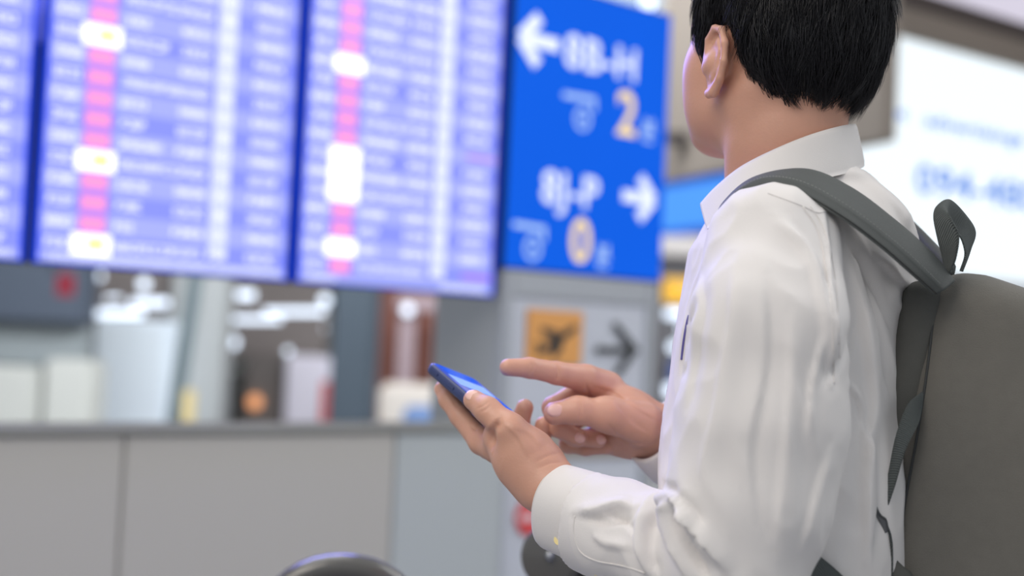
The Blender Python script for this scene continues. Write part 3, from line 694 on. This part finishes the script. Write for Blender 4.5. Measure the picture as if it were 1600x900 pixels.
V, F = sdf_mesh(lambda p: smin(torso_skin(p), legs_skin(p), .05), *bb([NB, LE, RE, LS, RS, hip + Lb * .2, hip - Lb * .2 + Fb * .15, np.array([hip[0], hip[1], 0.03])], .06), .009); parts.append((V, F))
HF = [([(838, 722), (858, 712), (876, 708)], 2.5, -.0007), ([(842, 732), (862, 724), (884, 722)], 2.5, -.0006),
 ([(778, 655), (766, 674), (768, 702)], 6, -.0036), ([(790, 662), (812, 684), (826, 712)], 9, .0014), ([(745, 640), (756, 634), (764, 628)], 2, -.0006), ([(749, 645), (760, 640), (768, 632)], 2, -.0005), ([(800, 665), (830, 680), (846, 700)], 8, .0010),
 ([(868, 572), (871, 583), (869, 596)], 2.5, -.0008), ([(828, 566), (830, 575), (828, 586)], 2.2, -.0007), ([(915, 600), (921, 620), (935, 626)], 3, -.0014), ([(930, 600), (962, 612), (1000, 640), (1028, 655)], 6, .0012),
 ([(903, 628), (906, 640), (904, 655)], 2.5, -.0007), ([(950, 665), (975, 690), (1010, 695)], 3, -.0010), ([(960, 625), (985, 655), (1012, 675)], 7, -.0010), ([(735, 665), (742, 672), (748, 668)], 2.2, -.0006), ([(708, 628), (714, 636), (720, 634)], 2, -.0005)]
for i in (1, 2): parts[i] = (foldit(parts[i][0], parts[i][1], HF, .12), parts[i][1])
Vs = []; Fs = []; k = 0
for V, F in parts: Vs.append(V); Fs.append(F + k); k += len(V)
V = np.concatenate(Vs); F = np.concatenate(Fs); body = link('body', V, F, m_skin, person, True)
def nail(c, tip, base, outv, w, L):
    ax = (tip - base); ax /= np.linalg.norm(ax); out = outv - ax * (outv @ ax); out /= np.linalg.norm(out); sd = np.cross(ax, out)
    rot = Matrix(((ax[0], sd[0], out[0]), (ax[1], sd[1], out[1]), (ax[2], sd[2], out[2])))
    return MB().ball(c, L, w, .0024, 8, 0, rot).build('fingernail', m_nail, body, True)
vw = -np.array(_w)
nail(A(868, 641, 1.3560), A(862, 645, 1.365), A(902, 641, 1.368), vw + np.array([0, 0, .25]), .0064, .0082)
nail(A(738, 618, 1.2925), A(738, 624, 1.299), A(762, 641, 1.285), vw + np.array([-.3, 0, .9]), .0062, .0075)
nail(A(905, 684, 1.3845), A(910, 685, 1.39), A(874, 668, 1.392), vw, .0048, .0062)
nail(A(938, 687, 1.3952), A(942, 687, 1.402), A(898, 683, 1.41), vw, .0046, .0060)
# eyes
m_eye = mat('eye_white', (235, 232, 228), .15); m_iris = mat('iris_dark', (40, 26, 20), .1)
for s in (1, -1):
    e = MB().ball(HS(.0815, s * .031, .010), .0118 * K, n=10); e.ball(HS(.0905, s * .031, .010), .0042 * K, n=8, mi=1); e.build('eye', [m_eye, m_iris], body, True)

# --- shirt
Cc = NB + Ub * -.14 + Fb * .008
def shirt_d(p):
    ax = (Fb, Lb, Ub)
    d = ellip(p, Cc + Ub * -.02 - Fb * .010, ax, (.108, .160, .165))
    d = smin(d, capsule(p, NB - Lb * .12 - Ub * .058, NB + Lb * .12 - Ub * .058, .046, .046), .05)
    d = smin(d, ellip(p, NB - Ub * .055 - Fb * .042, ax, (.070, .10, .060)), .05)       # upper back
    d = smin(d, capsule(p, NB - Ub * .00, NB - Ub * .06, .056, .09), .03)
    d = smin(d, rbox(p, Cc - Ub * .27 - Fb * .014, ax, (.104, .155, .22), .085), .05)          # loose body
    d = smin(d, chain(p, [Cc - Ub * .10 + Lb * .02 + Fb * .0, Cc - Ub * .34 + Lb * .02 + Fb * .002], [.088, .098]), .045)
    # sleeves
    el = LE + np.array([0, 0, 0.])
    up = chain(p, [LS + Lb * -.01, A(1200, 520, 1.13), A(1188, 660, 1.125), A(1168, 780, 1.12), el], [.054, .0605, .065, .063, .056], .02)
    fo = chain(p, [el, A(1060, 862, 1.165), A(965, 830, 1.212), A(880, 797, 1.252)], [.053, .048, .0440, .0425], .012)
    d = smin(d, up, .007); d = smin(d, fo, .006)
    upr = chain(p, [RS, (RS + RE) / 2, RE], [.058, .06, .055], .02); d = smin(d, upr, .03)
    d = smin(d, chain(p, [RE, RW + (RE - RW) * .12], [.05, .036]), .02)
    # open at the neck
    d = -smin(-d, capsule(p, NB + Ub * .02, NB + Ub * .12, .056, .070), .006)
    return d
lo, hi = bb([NB + Ub * .05, LE, RE, LS, RS, A(860, 790, 1.27), Cc - Ub * .52 + Lb * .16, Cc - Ub * .52 - Lb * .16 + Fb * .1, Cc - Fb * .13, Cc + Fb * .16], .075)
lo[2] = .80
# wrist ends of the sleeves are cut off flat
LA = (A(880, 792, 1.255) - A(965, 823, 1.212)); LA /= np.linalg.norm(LA); LC = A(925, 811, 1.236)
RA_ = (RW - RE); RA_ /= np.linalg.norm(RA_); RC = RW + (RE - RW) * .10
def shirt_cut(p):
    d = shirt_d(p)
    near = np.linalg.norm(p - v3(LC), axis=1) < .12; d = np.where(near, np.maximum(d, (p - v3(LC)) @ v3(LA)), d)
    near = np.linalg.norm(p - v3(RC), axis=1) < .08; d = np.where(near, np.maximum(d, (p - v3(RC)) @ v3(RA_)), d)
    return np.maximum(d, -(p[:, 2] - .86))
V, F = sdf_mesh(shirt_cut, lo, hi, .0028)
# (pixel polyline, width px, height m): ridges positive, creases negative
FOLDS = [
 ([(905, 803), (930, 800), (962, 790), (990, 790)], 9, .006), ([(915, 812), (950, 815), (985, 805)], 10, -.004),
 ([(1052, 770), (1018, 785), (1003, 815), (1000, 855), (1018, 905)], 13, .008), ([(1030, 800), (1014, 830), (1016, 870), (1030, 900)], 9, -.005),
 ([(1052, 784), (1040, 800), (1050, 840), (1075, 900)], 9, .006), ([(1060, 785), (1062, 820), (1085, 870), (1105, 905)], 7, -.006),
 ([(1050, 765), (1075, 800), (1110, 850), (1140, 900)], 12, .007), ([(1075, 795), (1080, 830), (1110, 880)], 8, .004),
 ([(1040, 760), (1060, 772), (1085, 800), (1100, 830)], 7, -.006),
 ([(1290, 330), (1300, 420), (1306, 520), (1305, 600)], 5, -.0026), ([(1281, 330), (1292, 420), (1298, 500), (1298, 600)], 5, .003),
 ([(1215, 345), (1262, 400), (1285, 470), (1298, 560)], 14, .0045), ([(1235, 345), (1275, 400), (1292, 450)], 9, -.003),
 ([(1330, 420), (1350, 520), (1362, 640), (1350, 760), (1352, 880)], 12, .006), ([(1345, 400), (1375, 500), (1385, 600)], 12, -.004),
 ([(1405, 470), (1418, 510), (1424, 560), (1420, 640)], 8, .004), ([(1290, 600), (1320, 560), (1340, 500)], 10, -.003),
 ([(1150, 420), (1140, 520), (1120, 640), (1100, 740)], 18, .003), ([(1200, 430), (1205, 560), (1180, 700), (1190, 820)], 16, -.0028),
 ([(1240, 500), (1235, 620), (1225, 740), (1215, 850)], 16, .003), ([(1100, 420), (1090, 520), (1072, 640)], 9, -.003),
 ([(1300, 700), (1275, 780), (1255, 860)], 10, .003), ([(1340, 640), (1365, 700), (1375, 780), (1360, 860)], 12, -.004),
 ([(1300, 270), (1350, 285), (1400, 330), (1420, 360)], 8, .004), ([(1290, 282), (1340, 300), (1390, 345)], 8, -.003),
 ([(1370, 400), (1410, 440), (1440, 470)], 9, .004), ([(925, 835), (945, 850), (980, 856)], 8, .003), ([(940, 800), (970, 812), (992, 835)], 6, -.0028), ([(1062, 800), (1090, 822), (1120, 870)], 6, .004),
 ([(1084, 470), (1073, 505), (1066, 545), (1064, 590)], 4, -.004), ([(1320, 380), (1360, 430), (1400, 520)], 7, -.003), ([(1325, 600), (1345, 640), (1350, 720)], 6, .003), ([(1290, 520), (1270, 600), (1265, 680)], 8, .0025),
]
V = foldit(V, F, FOLDS)
shirt = link('shirt', V, F, m_shirt, person, True)
# collar
ctop = [A(1170, 300, 1.435), A(1250, 235, 1.43), A(1318, 200, 1.375), A(1336, 194, 1.315), A(1312, 197, 1.258), A(1262, 212, 1.236), A(1205, 236, 1.232), A(1156, 262, 1.245), A(1118, 293, 1.268), A(1095, 318, 1.290)]
cbot = [A(1175, 350, 1.45), A(1270, 290, 1.455), A(1336, 256, 1.39), A(1349, 260, 1.325), A(1326, 270, 1.255), A(1268, 284, 1.218), A(1205, 305, 1.205), A(1160, 330, 1.210), A(1128, 348, 1.225), A(1106, 358, 1.245)]
col_, ca, cb, cn = strip('collar', ctop, cbot, .0035, m_shirt, person, 80, 10, hint=(0, -1, 0))
sbot = [A(a, b + 62, d + .0) for a, b, d in ((1185, 300, 1.415), (1255, 235, 1.41), (1312, 200, 1.37), (1329, 196, 1.315), (1306, 199, 1.264), (1260, 214, 1.244), (1207, 238, 1.242), (1162, 264, 1.254), (1130, 297, 1.285), (1112, 320, 1.30))]
stop_ = [A(a, b + 1, d + .0) for a, b, d in ((1176, 300, 1.430), (1252, 236, 1.426), (1316, 201, 1.373), (1335, 195, 1.315), (1311, 198, 1.261), (1262, 213, 1.239), (1206, 237, 1.236), (1158, 263, 1.248), (1121, 296, 1.280), (1100, 320, 1.30))]
strip('collar_stand', stop_, sbot, .003, m_shirt, person, 80, 6, hint=(0, -1, 0))
# cuffs: slightly conical sleeves of cloth with real thickness
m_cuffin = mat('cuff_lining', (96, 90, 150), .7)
def cuff(c, ax, r0, r1, L, name, rot=0, sq=1.0):
    c = np.array(c); ax = ax / np.linalg.norm(ax); a = np.cross(ax, [0, 0, 1]); a /= np.linalg.norm(a); b = np.cross(a, ax)
    n = 48; V = []; prof = [(0, r1, 0), (L * .1, r1 + .0008, 0), (L * .5, (r0 + r1) / 2 + .001, 0), (L * .92, r0 + .001, 0), (L, r0 - .0002, 0), (L, r0 - .0028, 0), (L * .9, r0 - .0036, 1), (L * .4, (r0 + r1) / 2 - .004, 1), (0, r1 - .004, 1)]
    for (x, r, _) in prof:
        for k in range(n):
            t = 2 * math.pi * k / n; w = 1 + .02 * math.sin(3 * t + 1) + .012 * math.sin(5 * t)
            V.append(c + ax * x + (a * math.cos(t) + b * math.sin(t) * sq) * r * w)
    F = []; fm = []
    for i in range(len(prof) - 1):
        for k in range(n): F.append((i * n + k, i * n + (k + 1) % n, (i + 1) * n + (k + 1) % n, (i + 1) * n + k)); fm.append(prof[i + 1][2])
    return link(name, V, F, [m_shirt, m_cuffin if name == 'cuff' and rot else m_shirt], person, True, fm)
cuff(LC - LA * .004, LA, .0345, .0362, .046, 'cuff', 0, 1.10)
cuff(RC - RA_ * .010, RA_, .0335, .036, .040, 'cuff', 1, 1.12)
m_btn = mat('button_cream', (232, 214, 150), .3)
for (x, y, d) in ((875, 843, 1.222), (936, 892, 1.190)):
    q = A(x, y, d); MB().disc(q, np.array(_r) * .0055, (np.array(_u) * .8 + np.array(_w) * .5) * .0055, -np.array(_w) * .002, 20).build('button', m_btn, shirt)
# yoke and armhole seams: thin raised welts lying on the cloth
from mathutils.bvhtree import BVHTree
bvh = BVHTree.FromPolygons([v.co.copy() for v in shirt.data.vertices], [tuple(p.vertices) for p in shirt.data.polygons])
def on_shirt(px, py, lift=0, dflt=1.2):
    d = (P(px, py, 1) - CAMP).normalized(); h = bvh.ray_cast(CAMP, d)
    return (h[0] + h[1] * lift) if h[0] is not None else P(px, py, dflt)
m_seam = mat('shirt_seam', (222, 217, 213), .8)
def seam(pts, r=.0006, name='seam'):
    C = cat([(a, b, 0) for a, b in pts], 40); Q = [on_shirt(c[0], c[1], .0001) for c in C]
    md_ = sorted((q - CAMP).length for q in Q)[20]; Q = [q for q in Q if abs((q - CAMP).length - md_) < .05]
    Q = [Q[0]] + [(Q[i - 1] + Q[i] * 2 + Q[i + 1]) / 4 for i in range(1, len(Q) - 1)] + [Q[-1]]
    return MB().tube(Q, r, 6).build(name, m_seam, shirt, True)
seam([(1200, 302), (1228, 312), (1254, 322), (1276, 332), (1290, 330), (1306, 328)])
seam([(1254, 322), (1278, 360), (1292, 420), (1300, 490), (1303, 560), (1303, 600)], .0007)
seam([(1266, 322), (1289, 360), (1303, 420), (1310, 490), (1312, 560)], .0005)
seam([(1083, 472), (1074, 502), (1068, 535), (1065, 562)], .0011, 'crease_shade_line').data.materials[0] = m_cuffin  # dark tube standing in for shade in the crease between sleeve and chest
seam([(898, 806), (896, 830), (905, 860), (930, 876), (975, 885), (1020, 900)], .0008)

# --- trousers, shoes, belt (below the frame)
m_tro = mat('trousers_charcoal', (60, 62, 68), .8, bump=.1, bscale=600); m_shoe = mat('shoe_black', (20, 20, 22), .3); m_sole = mat('shoe_sole', (60, 58, 56), .6)
def tro(p):
    d = ellip(p, hip + Ub * .02, (Fb, Lb, Ub), (.118, .168, .14))
    for s in (1, -1):
        h0 = hip + Lb * s * .085; d = smin(d, chain(p, [h0 - Ub * .04, h0 - Ub * .45 + Fb * .01, h0 - Ub * .85 - Fb * .02], [.092, .070, .060]), .03)
    return np.maximum(d, -(p[:, 2] - .045))
V, F = sdf_mesh(tro, *bb([hip + Ub * .16, hip + Lb * .2, hip - Lb * .2, hip + Fb * .12, hip - Fb * .12, np.array([hip[0], hip[1], .02])], .04), .010)
link('trousers', V, F, m_tro, person, True)
for s in (1, -1):
    h0 = hip + Lb * s * .085; h0[2] = 0
    def sh(p): 
        d = chain(p, [h0 + Ub * .052 - Fb * .05, h0 + Ub * .05 + Fb * .06, h0 + Ub * .042 + Fb * .16], [.044, .044, .036], .02); return np.maximum(d, -(p[:, 2] - .012))
    V, F = sdf_mesh(sh, *bb([h0 - Fb * .05, h0 + Fb * .16, h0 + Ub * .08], .06), .006); so = link('shoe', V, F, m_shoe, person, True)
    V, F = sdf_mesh(lambda p: np.maximum(chain(p, [h0 + Ub * .01 - Fb * .05, h0 + Ub * .01 + Fb * .06, h0 + Ub * .01 + Fb * .16], [.046, .046, .038], .02), np.abs(p[:, 2] - .0075) - .007), *bb([h0 - Fb * .05, h0 + Fb * .16, h0], .06), .0045)
    link('sole', V, F, m_sole, so, False)

# --- hair
def hairline(q):      # >0 inside the haired area; q in head coordinates (f,l,u)
    f, l, u = q[:, 0], np.abs(q[:, 1]), q[:, 2]
    side = np.interp(f, [-.12, -.075, -.045, -.028, -.018, -.006, .008, .020, .028, .044, .056, .066, .085, .12], [-.078, -.074, -.066, -.048, -.014, .016, .026, .018, -.026, -.034, .002, .060, .085, .085])
    return u - side
def tohead(p): return ((p - v3(HC)) / K) @ np.array(AX, dtype=np.float32).T
def skull(p):
    p = unK(p)
    d = ellip(p, H(-.005, 0, .048), AX, (.094, .078, .094)); d = smin(d, ellip(p, H(-.028, 0, .000), AX, (.059, .064, .062)), .03)
    return K * smin(d, ellip(p, H(.018, 0, .01), AX, (.066, .065, .06)), .02)
def haircap(p):
    q = tohead(p); d = skull(p) + .001 - .009 * np.clip(hairline(q) / .05, 0, 1); return -smin(-d, hairline(q) * .8, .004)
V, F = sdf_mesh(haircap, *bb([H(.1, .08, .15), H(-.13, -.08, .15), H(0, 0, -.08), H(.1, -.08, -.03), H(-.13, .08, -.05)], .02), .004)
hair = link('hair', V, F, m_hair, person, True)
N = normals(V, F); fc = V[F].mean(1); fn = N[F].mean(1); ar = np.linalg.norm(np.cross(V[F[:, 2]] - V[F[:, 0]], V[F[:, 3]] - V[F[:, 1]]), axis=1)
q = tohead(fc.astype(np.float32)); ok = (skull(fc.astype(np.float32)) > -.006)
pr = ar * ok * (1 + 1.2 * (hairline(q) < .02)); pr /= pr.sum()
NS = 19000; ix = rng.choice(len(F), NS, p=pr); base = fc[ix] + rng.normal(0, .0015, (NS, 3)); nn = fn[ix]; hq = q[ix]
Fh_, Lh_, Uh_ = np.array(Fh), np.array(Lh), np.array(Uh)
crown = HS(-.055, 0, .13)
fl = base - crown; fl = fl / np.linalg.norm(fl, axis=1, keepdims=True); fl = fl * .55 + np.array([0, 0, -1]) * .75 + np.where(hq[:, :1] > .01, 0, -.12) * Fh_[None]
fl = fl + rng.normal(0, .16, (NS, 3)); fl -= nn * (fl * nn).sum(1, keepdims=True); fl /= np.linalg.norm(fl, axis=1, keepdims=True) + 1e-9
Ln = rng.uniform(.022, .046, NS) * np.clip(.38 + np.clip(hairline(hq.astype(np.float32)), 0, .1) * 8, .3, 1.0)
SG = 5; wd_ = rng.uniform(.00028, .00050, NS); sd = np.cross(nn, fl); sd /= np.linalg.norm(sd, axis=1, keepdims=True) + 1e-9
lift = rng.uniform(.08, .40, NS); curl = rng.normal(0, .22, NS)
HV = np.zeros((NS, SG, 3, 3))
NCL = 900; cl = rng.choice(NS, NCL, replace=False); own = np.zeros(NS, int)
for s in range(0, NS, 2000): own[s:s + 2000] = np.argmin(((base[s:s + 2000, None] - base[cl][None]) ** 2).sum(-1), 1)
own = cl[own]
for s in range(SG):
    t = s / (SG - 1); c = base + fl * (Ln * t)[:, None] + nn * (Ln * (lift * t - .30 * t * t * 1.0))[:, None] + sd * (Ln * curl * t * t)[:, None]
    c = c + np.array([0, 0, -1]) * (Ln * .12 * t * t)[:, None]
    c = c + (c[own] - c) * (.75 * t ** 1.5)
    w = (wd_ * (1 - t) ** .6 + .00004)[:, None]
    HV[:, s, 0] = c + sd * w; HV[:, s, 1] = c - sd * w; HV[:, s, 2] = c + nn * w * .9
HVf = HV.reshape(-1, 3); k = np.arange(NS)[:, None] * SG * 3; FF = []
for s in range(SG - 1):
    for a, b in ((0, 1), (1, 2), (2, 0)):
        FF.append(np.concatenate([k + s * 3 + a, k + s * 3 + b, k + s * 3 + 3 + b, k + s * 3 + 3 + a], 1))
FF = np.stack(FF, 1).reshape(-1, 4)
st = link('strands', HVf, FF, m_hair, hair, True); st['kind'] = 'stuff'
# eyebrows
for s in (1, -1): MB().tube([HS(.092, s * .014, .030), HS(.089, s * .030, .034), HS(.077, s * .048, .029)], [.003, .0035, .0015], 6).build('eyebrow', m_hair, body)

# ------------------------------------------------------------------ phone
m_case = mat('phone_case_navy', (52, 62, 104), .4); m_glass = mat('phone_screen_blue', (8, 70, 210), .12, emit=.85, var=.0)
Lp = Vector((-.079, .093, .0565)).normalized()
Sp = Vector((.029, .066, -.006)); Sp = (Sp - Lp * Sp.dot(Lp)).normalized(); Np = Sp.cross(Lp); Np = Np if Np.z > 0 else -Np
t0 = Vector(A(667, 570, 1.368)); PC = t0 - Lp * .065 + Sp * .0325
phone = thing('smartphone', 'smartphone with a navy case and blue glowing screen in the left hand', 'phone', PC)
def rrect(hx, hy, r, n=6):
    out = []
    for cx, cy, a0 in ((hx - r, hy - r, 0), (-hx + r, hy - r, 90), (-hx + r, -hy + r, 180), (hx - r, -hy + r, 270)):
        for k in range(n + 1): a = R(a0 + 90 * k / n); out.append((cx + r * math.cos(a), cy + r * math.sin(a)))
    return out
def plate(hx, hy, r, prof, m, name, parent):   # prof: (inset, height)
    V = []; F = []; n = None
    for ins, z in prof:
        o_ = rrect(hx - ins, hy - ins, max(r - ins, .001)); n = len(o_); V += [PC + Lp * x + Sp * y + Np * z for x, y in o_]
    for i in range(len(prof) - 1): F += [(i * n + k, i * n + (k + 1) % n, (i + 1) * n + (k + 1) % n, (i + 1) * n + k) for k in range(n)]
    F += [tuple(range(n))[::-1], tuple((len(prof) - 1) * n + k for k in range(n))]
    return link(name, V, F, m, parent, True)
pc = plate(.0655, .0345, .011, [(.004, -.0058), (.0012, -.0048), (0, -.0028), (0, .0028), (.0012, .0044), (.0022, .0048)], m_case, 'case', phone)
plate(.0630, .0320, .009, [(0, .0040), (0, .0050), (.0006, .0053)], m_glass, 'display', phone)
mb = MB()
for a, b, mi in ((.018, .040, 0), (-.052, -.026, 0)):
    mb.obox(PC + Lp * (a + b) / 2 + Np * .0055, Lp * (b - a) / 2, Sp * .026, Np * .0001)
mb.build('screen_content', mat('phone_screen_pale', (150, 190, 255), .2, emit=.85), phone)
mb = MB()
for a in (-.02, .0, .028): mb.obox(PC - Sp * .0347 + Lp * (a + .02), Lp * .006, Sp * .0006, Np * .0014, 0, .0004)
mb.build('side_buttons', m_case, phone)

# ------------------------------------------------------------------ backpack
m_bp = mat('backpack_grey', (106, 103, 96), .85, var=.08, scale=90, bump=.35, bscale=1100, sheen=.1)
m_bp2 = mat('backpack_gusset', (84, 84, 80), .85, var=.06, scale=90, bump=.3, bscale=1100)
m_web = mat('webbing_grey', (104, 110, 108), .8, bump=.9, bscale=260, weave=True)
m_strap = mat('strap_grey', (80, 83, 81), .75, var=.06, scale=60, bump=.3, bscale=1000)
m_buck = mat('buckle_grey', (96, 98, 100), .35)
tl = R(6.0)
Zb = Ub * math.cos(tl) - Fb * math.sin(tl) * -1 * -1; Zb = Ub * math.cos(tl) + (-Fb) * math.sin(tl); Bb = -(Fb * math.cos(tl) + Ub * math.sin(tl)); Bb = -Fb * math.cos(tl) - Ub * math.sin(tl)
corner = A(1452, 462, 1.20)              # upper front corner of the near side
hd, hw, hh = .105, .140, .225
BC = corner + Bb * hd - Lb * hw - Zb * (hh - .026)
bag = thing('backpack', 'grey fabric backpack worn on the person\'s back', 'backpack', BC - Zb * hh)
axb = (Bb, Lb, Zb)
def bagf(p):
    q = (p - v3(BC)) @ np.array(axb, dtype=np.float32).T
    s = np.array([hd, hw, hh], dtype=np.float32)
    bulge = .010 * np.clip(1 - (q[:, 2] / hh) ** 2, 0, 1)
    top = np.clip((q[:, 2] - .10) / .125, 0, 1)
    qq = q.copy(); qq[:, 0] = q[:, 0]; 
    r = .030
    a = np.abs(qq) - (s - r); a[:, 1] -= bulge - .006 * top; a[:, 0] -= bulge * .6
    a[:, 2] += .22 * np.clip(q[:, 0] + .06, 0, 1) * (q[:, 2] > 0)
    return np.linalg.norm(np.maximum(a, 0), axis=1) + np.minimum(a.max(axis=1), 0) - r
ext = [BC + Bb * i * hd + Lb * j * hw + Zb * k_ * hh for i in (-1, 1) for j in (-1, 1) for k_ in (-1, 1)]
V, F = sdf_mesh(bagf, *bb(ext, .03), .005)
N = normals(V, F)
disp = np.array([.0022 * mnoise.noise(Vector((v[0] * 14, v[1] * 14, v[2] * 9))) + .0012 * mnoise.noise(Vector((v[0] * 40, v[1] * 40, v[2] * 22))) for v in V]); V = V + N * disp[:, None]
main = link('main_compartment', V, F, m_bp, bag, True)
bbv = BVHTree.FromPolygons([Vector(v) for v in V], [tuple(f) for f in F.tolist()])
def on_bag(px, py, lift=0, dflt=1.19):
    d = (P(px, py, 1) - CAMP).normalized(); h = bbv.ray_cast(CAMP, d)
    return (h[0] + h[1] * lift) if h[0] is not None else P(px, py, dflt)
# back panel against the shirt
C1 = BC - Bb * (hd + .004)
V, F = sdf_mesh(lambda p: rbox(p, C1, axb, (.020, hw - .006, hh - .012), .018), *bb([C1 + Lb * a * hw + Zb * b * hh for a in (-1, 1) for b in (-1, 1)], .04), .006)
link('back_panel', V, F, m_bp2, bag, True)
m_pipe = mat('piping_dark', (52, 54, 54), .6)
def pipe(pts, r, name='piping', fn=on_bag, m=None):
    C = cat([(a, b, 0) for a, b in pts], 36); return MB().tube([fn(c[0], c[1], .0002) for c in C], r, 8).build(name, m or m_pipe, bag, True)
pipe([(1462, 462), (1456, 520), (1446, 600), (1430, 700), (1412, 800), (1402, 896)], .0013)
# straps
def SV(lst): return [A(*q) for q in lst]
hint = (0, -1, .6)
o_, a_, b_, n_ = strip('shoulder_strap', SV([(1126, 350, 1.235), (1139, 322, 1.210), (1180, 286, 1.198), (1258, 270, 1.192), (1325, 296, 1.185), (1392, 345, 1.185), (1450, 396, 1.190), (1486, 440, 1.200)]),
      SV([(1130, 356, 1.205), (1141, 325, 1.180), (1190, 292, 1.165), (1244, 300, 1.150), (1316, 340, 1.140), (1378, 386, 1.145), (1425, 427, 1.155), (1462, 460, 1.172)]), .007, m_strap, bag, 90, 12, .0035, hint)
def edge_stitch(a_, b_, n_, t, r, m, par, th):
    Q = [Vector(a_[i] * (1 - t) + b_[i] * t + n_[i] * th) for i in range(6, len(a_) - 3)]
    mb = MB()
    for i in range(0, len(Q) - 1): mb.tube([Q[i] * .85 + Q[i + 1] * .15, Q[i] * .25 + Q[i + 1] * .75], r, 5)
    return mb.build('stitching', m, par)
m_st = mat('stitch_grey', (140, 142, 138), .7)
edge_stitch(a_, b_, n_, .80, .00035, m_st, o_, .0066)
strip('shoulder_strap', SV([(1395, 318, 1.40), (1425, 345, 1.37), (1455, 375, 1.33), (1490, 412, 1.28)]), SV([(1405, 345, 1.40), (1430, 372, 1.365), (1458, 402, 1.325), (1486, 432, 1.28)]), .006, m_strap, bag, 40, 6, .002, hint)
# carry handle
strip('carry_handle', SV([(1476, 434, 1.215), (1474, 407, 1.212), (1466, 376, 1.21), (1459, 338, 1.212), (1466, 320, 1.216), (1484, 312, 1.224), (1509, 336, 1.245), (1524, 363, 1.255), (1515, 393, 1.25), (1503, 424, 1.24)]),
      SV([(1482, 434, 1.190), (1494, 401, 1.182), (1498, 366, 1.180), (1488, 345, 1.186), (1482, 333, 1.196), (1480, 338, 1.212), (1484, 360, 1.228), (1500, 370, 1.236), (1508, 398, 1.235), (1501, 424, 1.23)]), .0028, m_web, bag, 70, 8, 0, hint)
# side compression webbing with ladder buckle
strip('side_webbing', SV([(1441, 612, 1.190), (1418, 632, 1.178), (1400, 680, 1.172), (1388, 740, 1.170), (1376, 800, 1.172)]),
      SV([(1440, 640, 1.185), (1434, 664, 1.172), (1414, 706, 1.164), (1398, 760, 1.163), (1382, 806, 1.168)]), .0018, m_web, bag, 50, 6, 0, hint)
strip('side_webbing', SV([(1378, 818, 1.172), (1385, 840, 1.170), (1386, 870, 1.172), (1384, 930, 1.175)]), SV([(1386, 818, 1.164), (1393, 840, 1.162), (1395, 870, 1.164), (1394, 930, 1.168)]), .0018, m_web, bag, 30, 4, 0, hint)
b_o = strip('ladder_buckle', SV([(1352, 760, 1.166), (1356, 775, 1.166), (1364, 800, 1.166), (1372, 822, 1.167), (1382, 834, 1.168)]), SV([(1356, 758, 1.160), (1362, 772, 1.160), (1374, 802, 1.160), (1385, 812, 1.160), (1388, 830, 1.162)]), .0035, m_buck, bag, 24, 6, .001, hint)[0]
strip('strap_tab', SV([(1398, 872, 1.175), (1410, 884, 1.172), (1424, 896, 1.172), (1440, 925, 1.172)]), SV([(1394, 900, 1.168), (1400, 905, 1.166), (1412, 915, 1.165), (1425, 940, 1.165)]), .003, m_bp2, bag, 16, 4, 0, hint)
# lower webbing passing under the arm
dl = (on_shirt(1310, 892) - CAMP).dot(_w) - .006
strip('lower_strap', SV([(1200, 822, dl), (1246, 846, dl), (1290, 876, dl), (1330, 912, dl + .002), (1380, 960, dl + .01)]), SV([(1180, 860, dl), (1225, 890, dl), (1262, 922, dl), (1290, 960, dl), (1330, 1010, dl + .01)]), .002, m_web, bag, 30, 6, 0, hint)
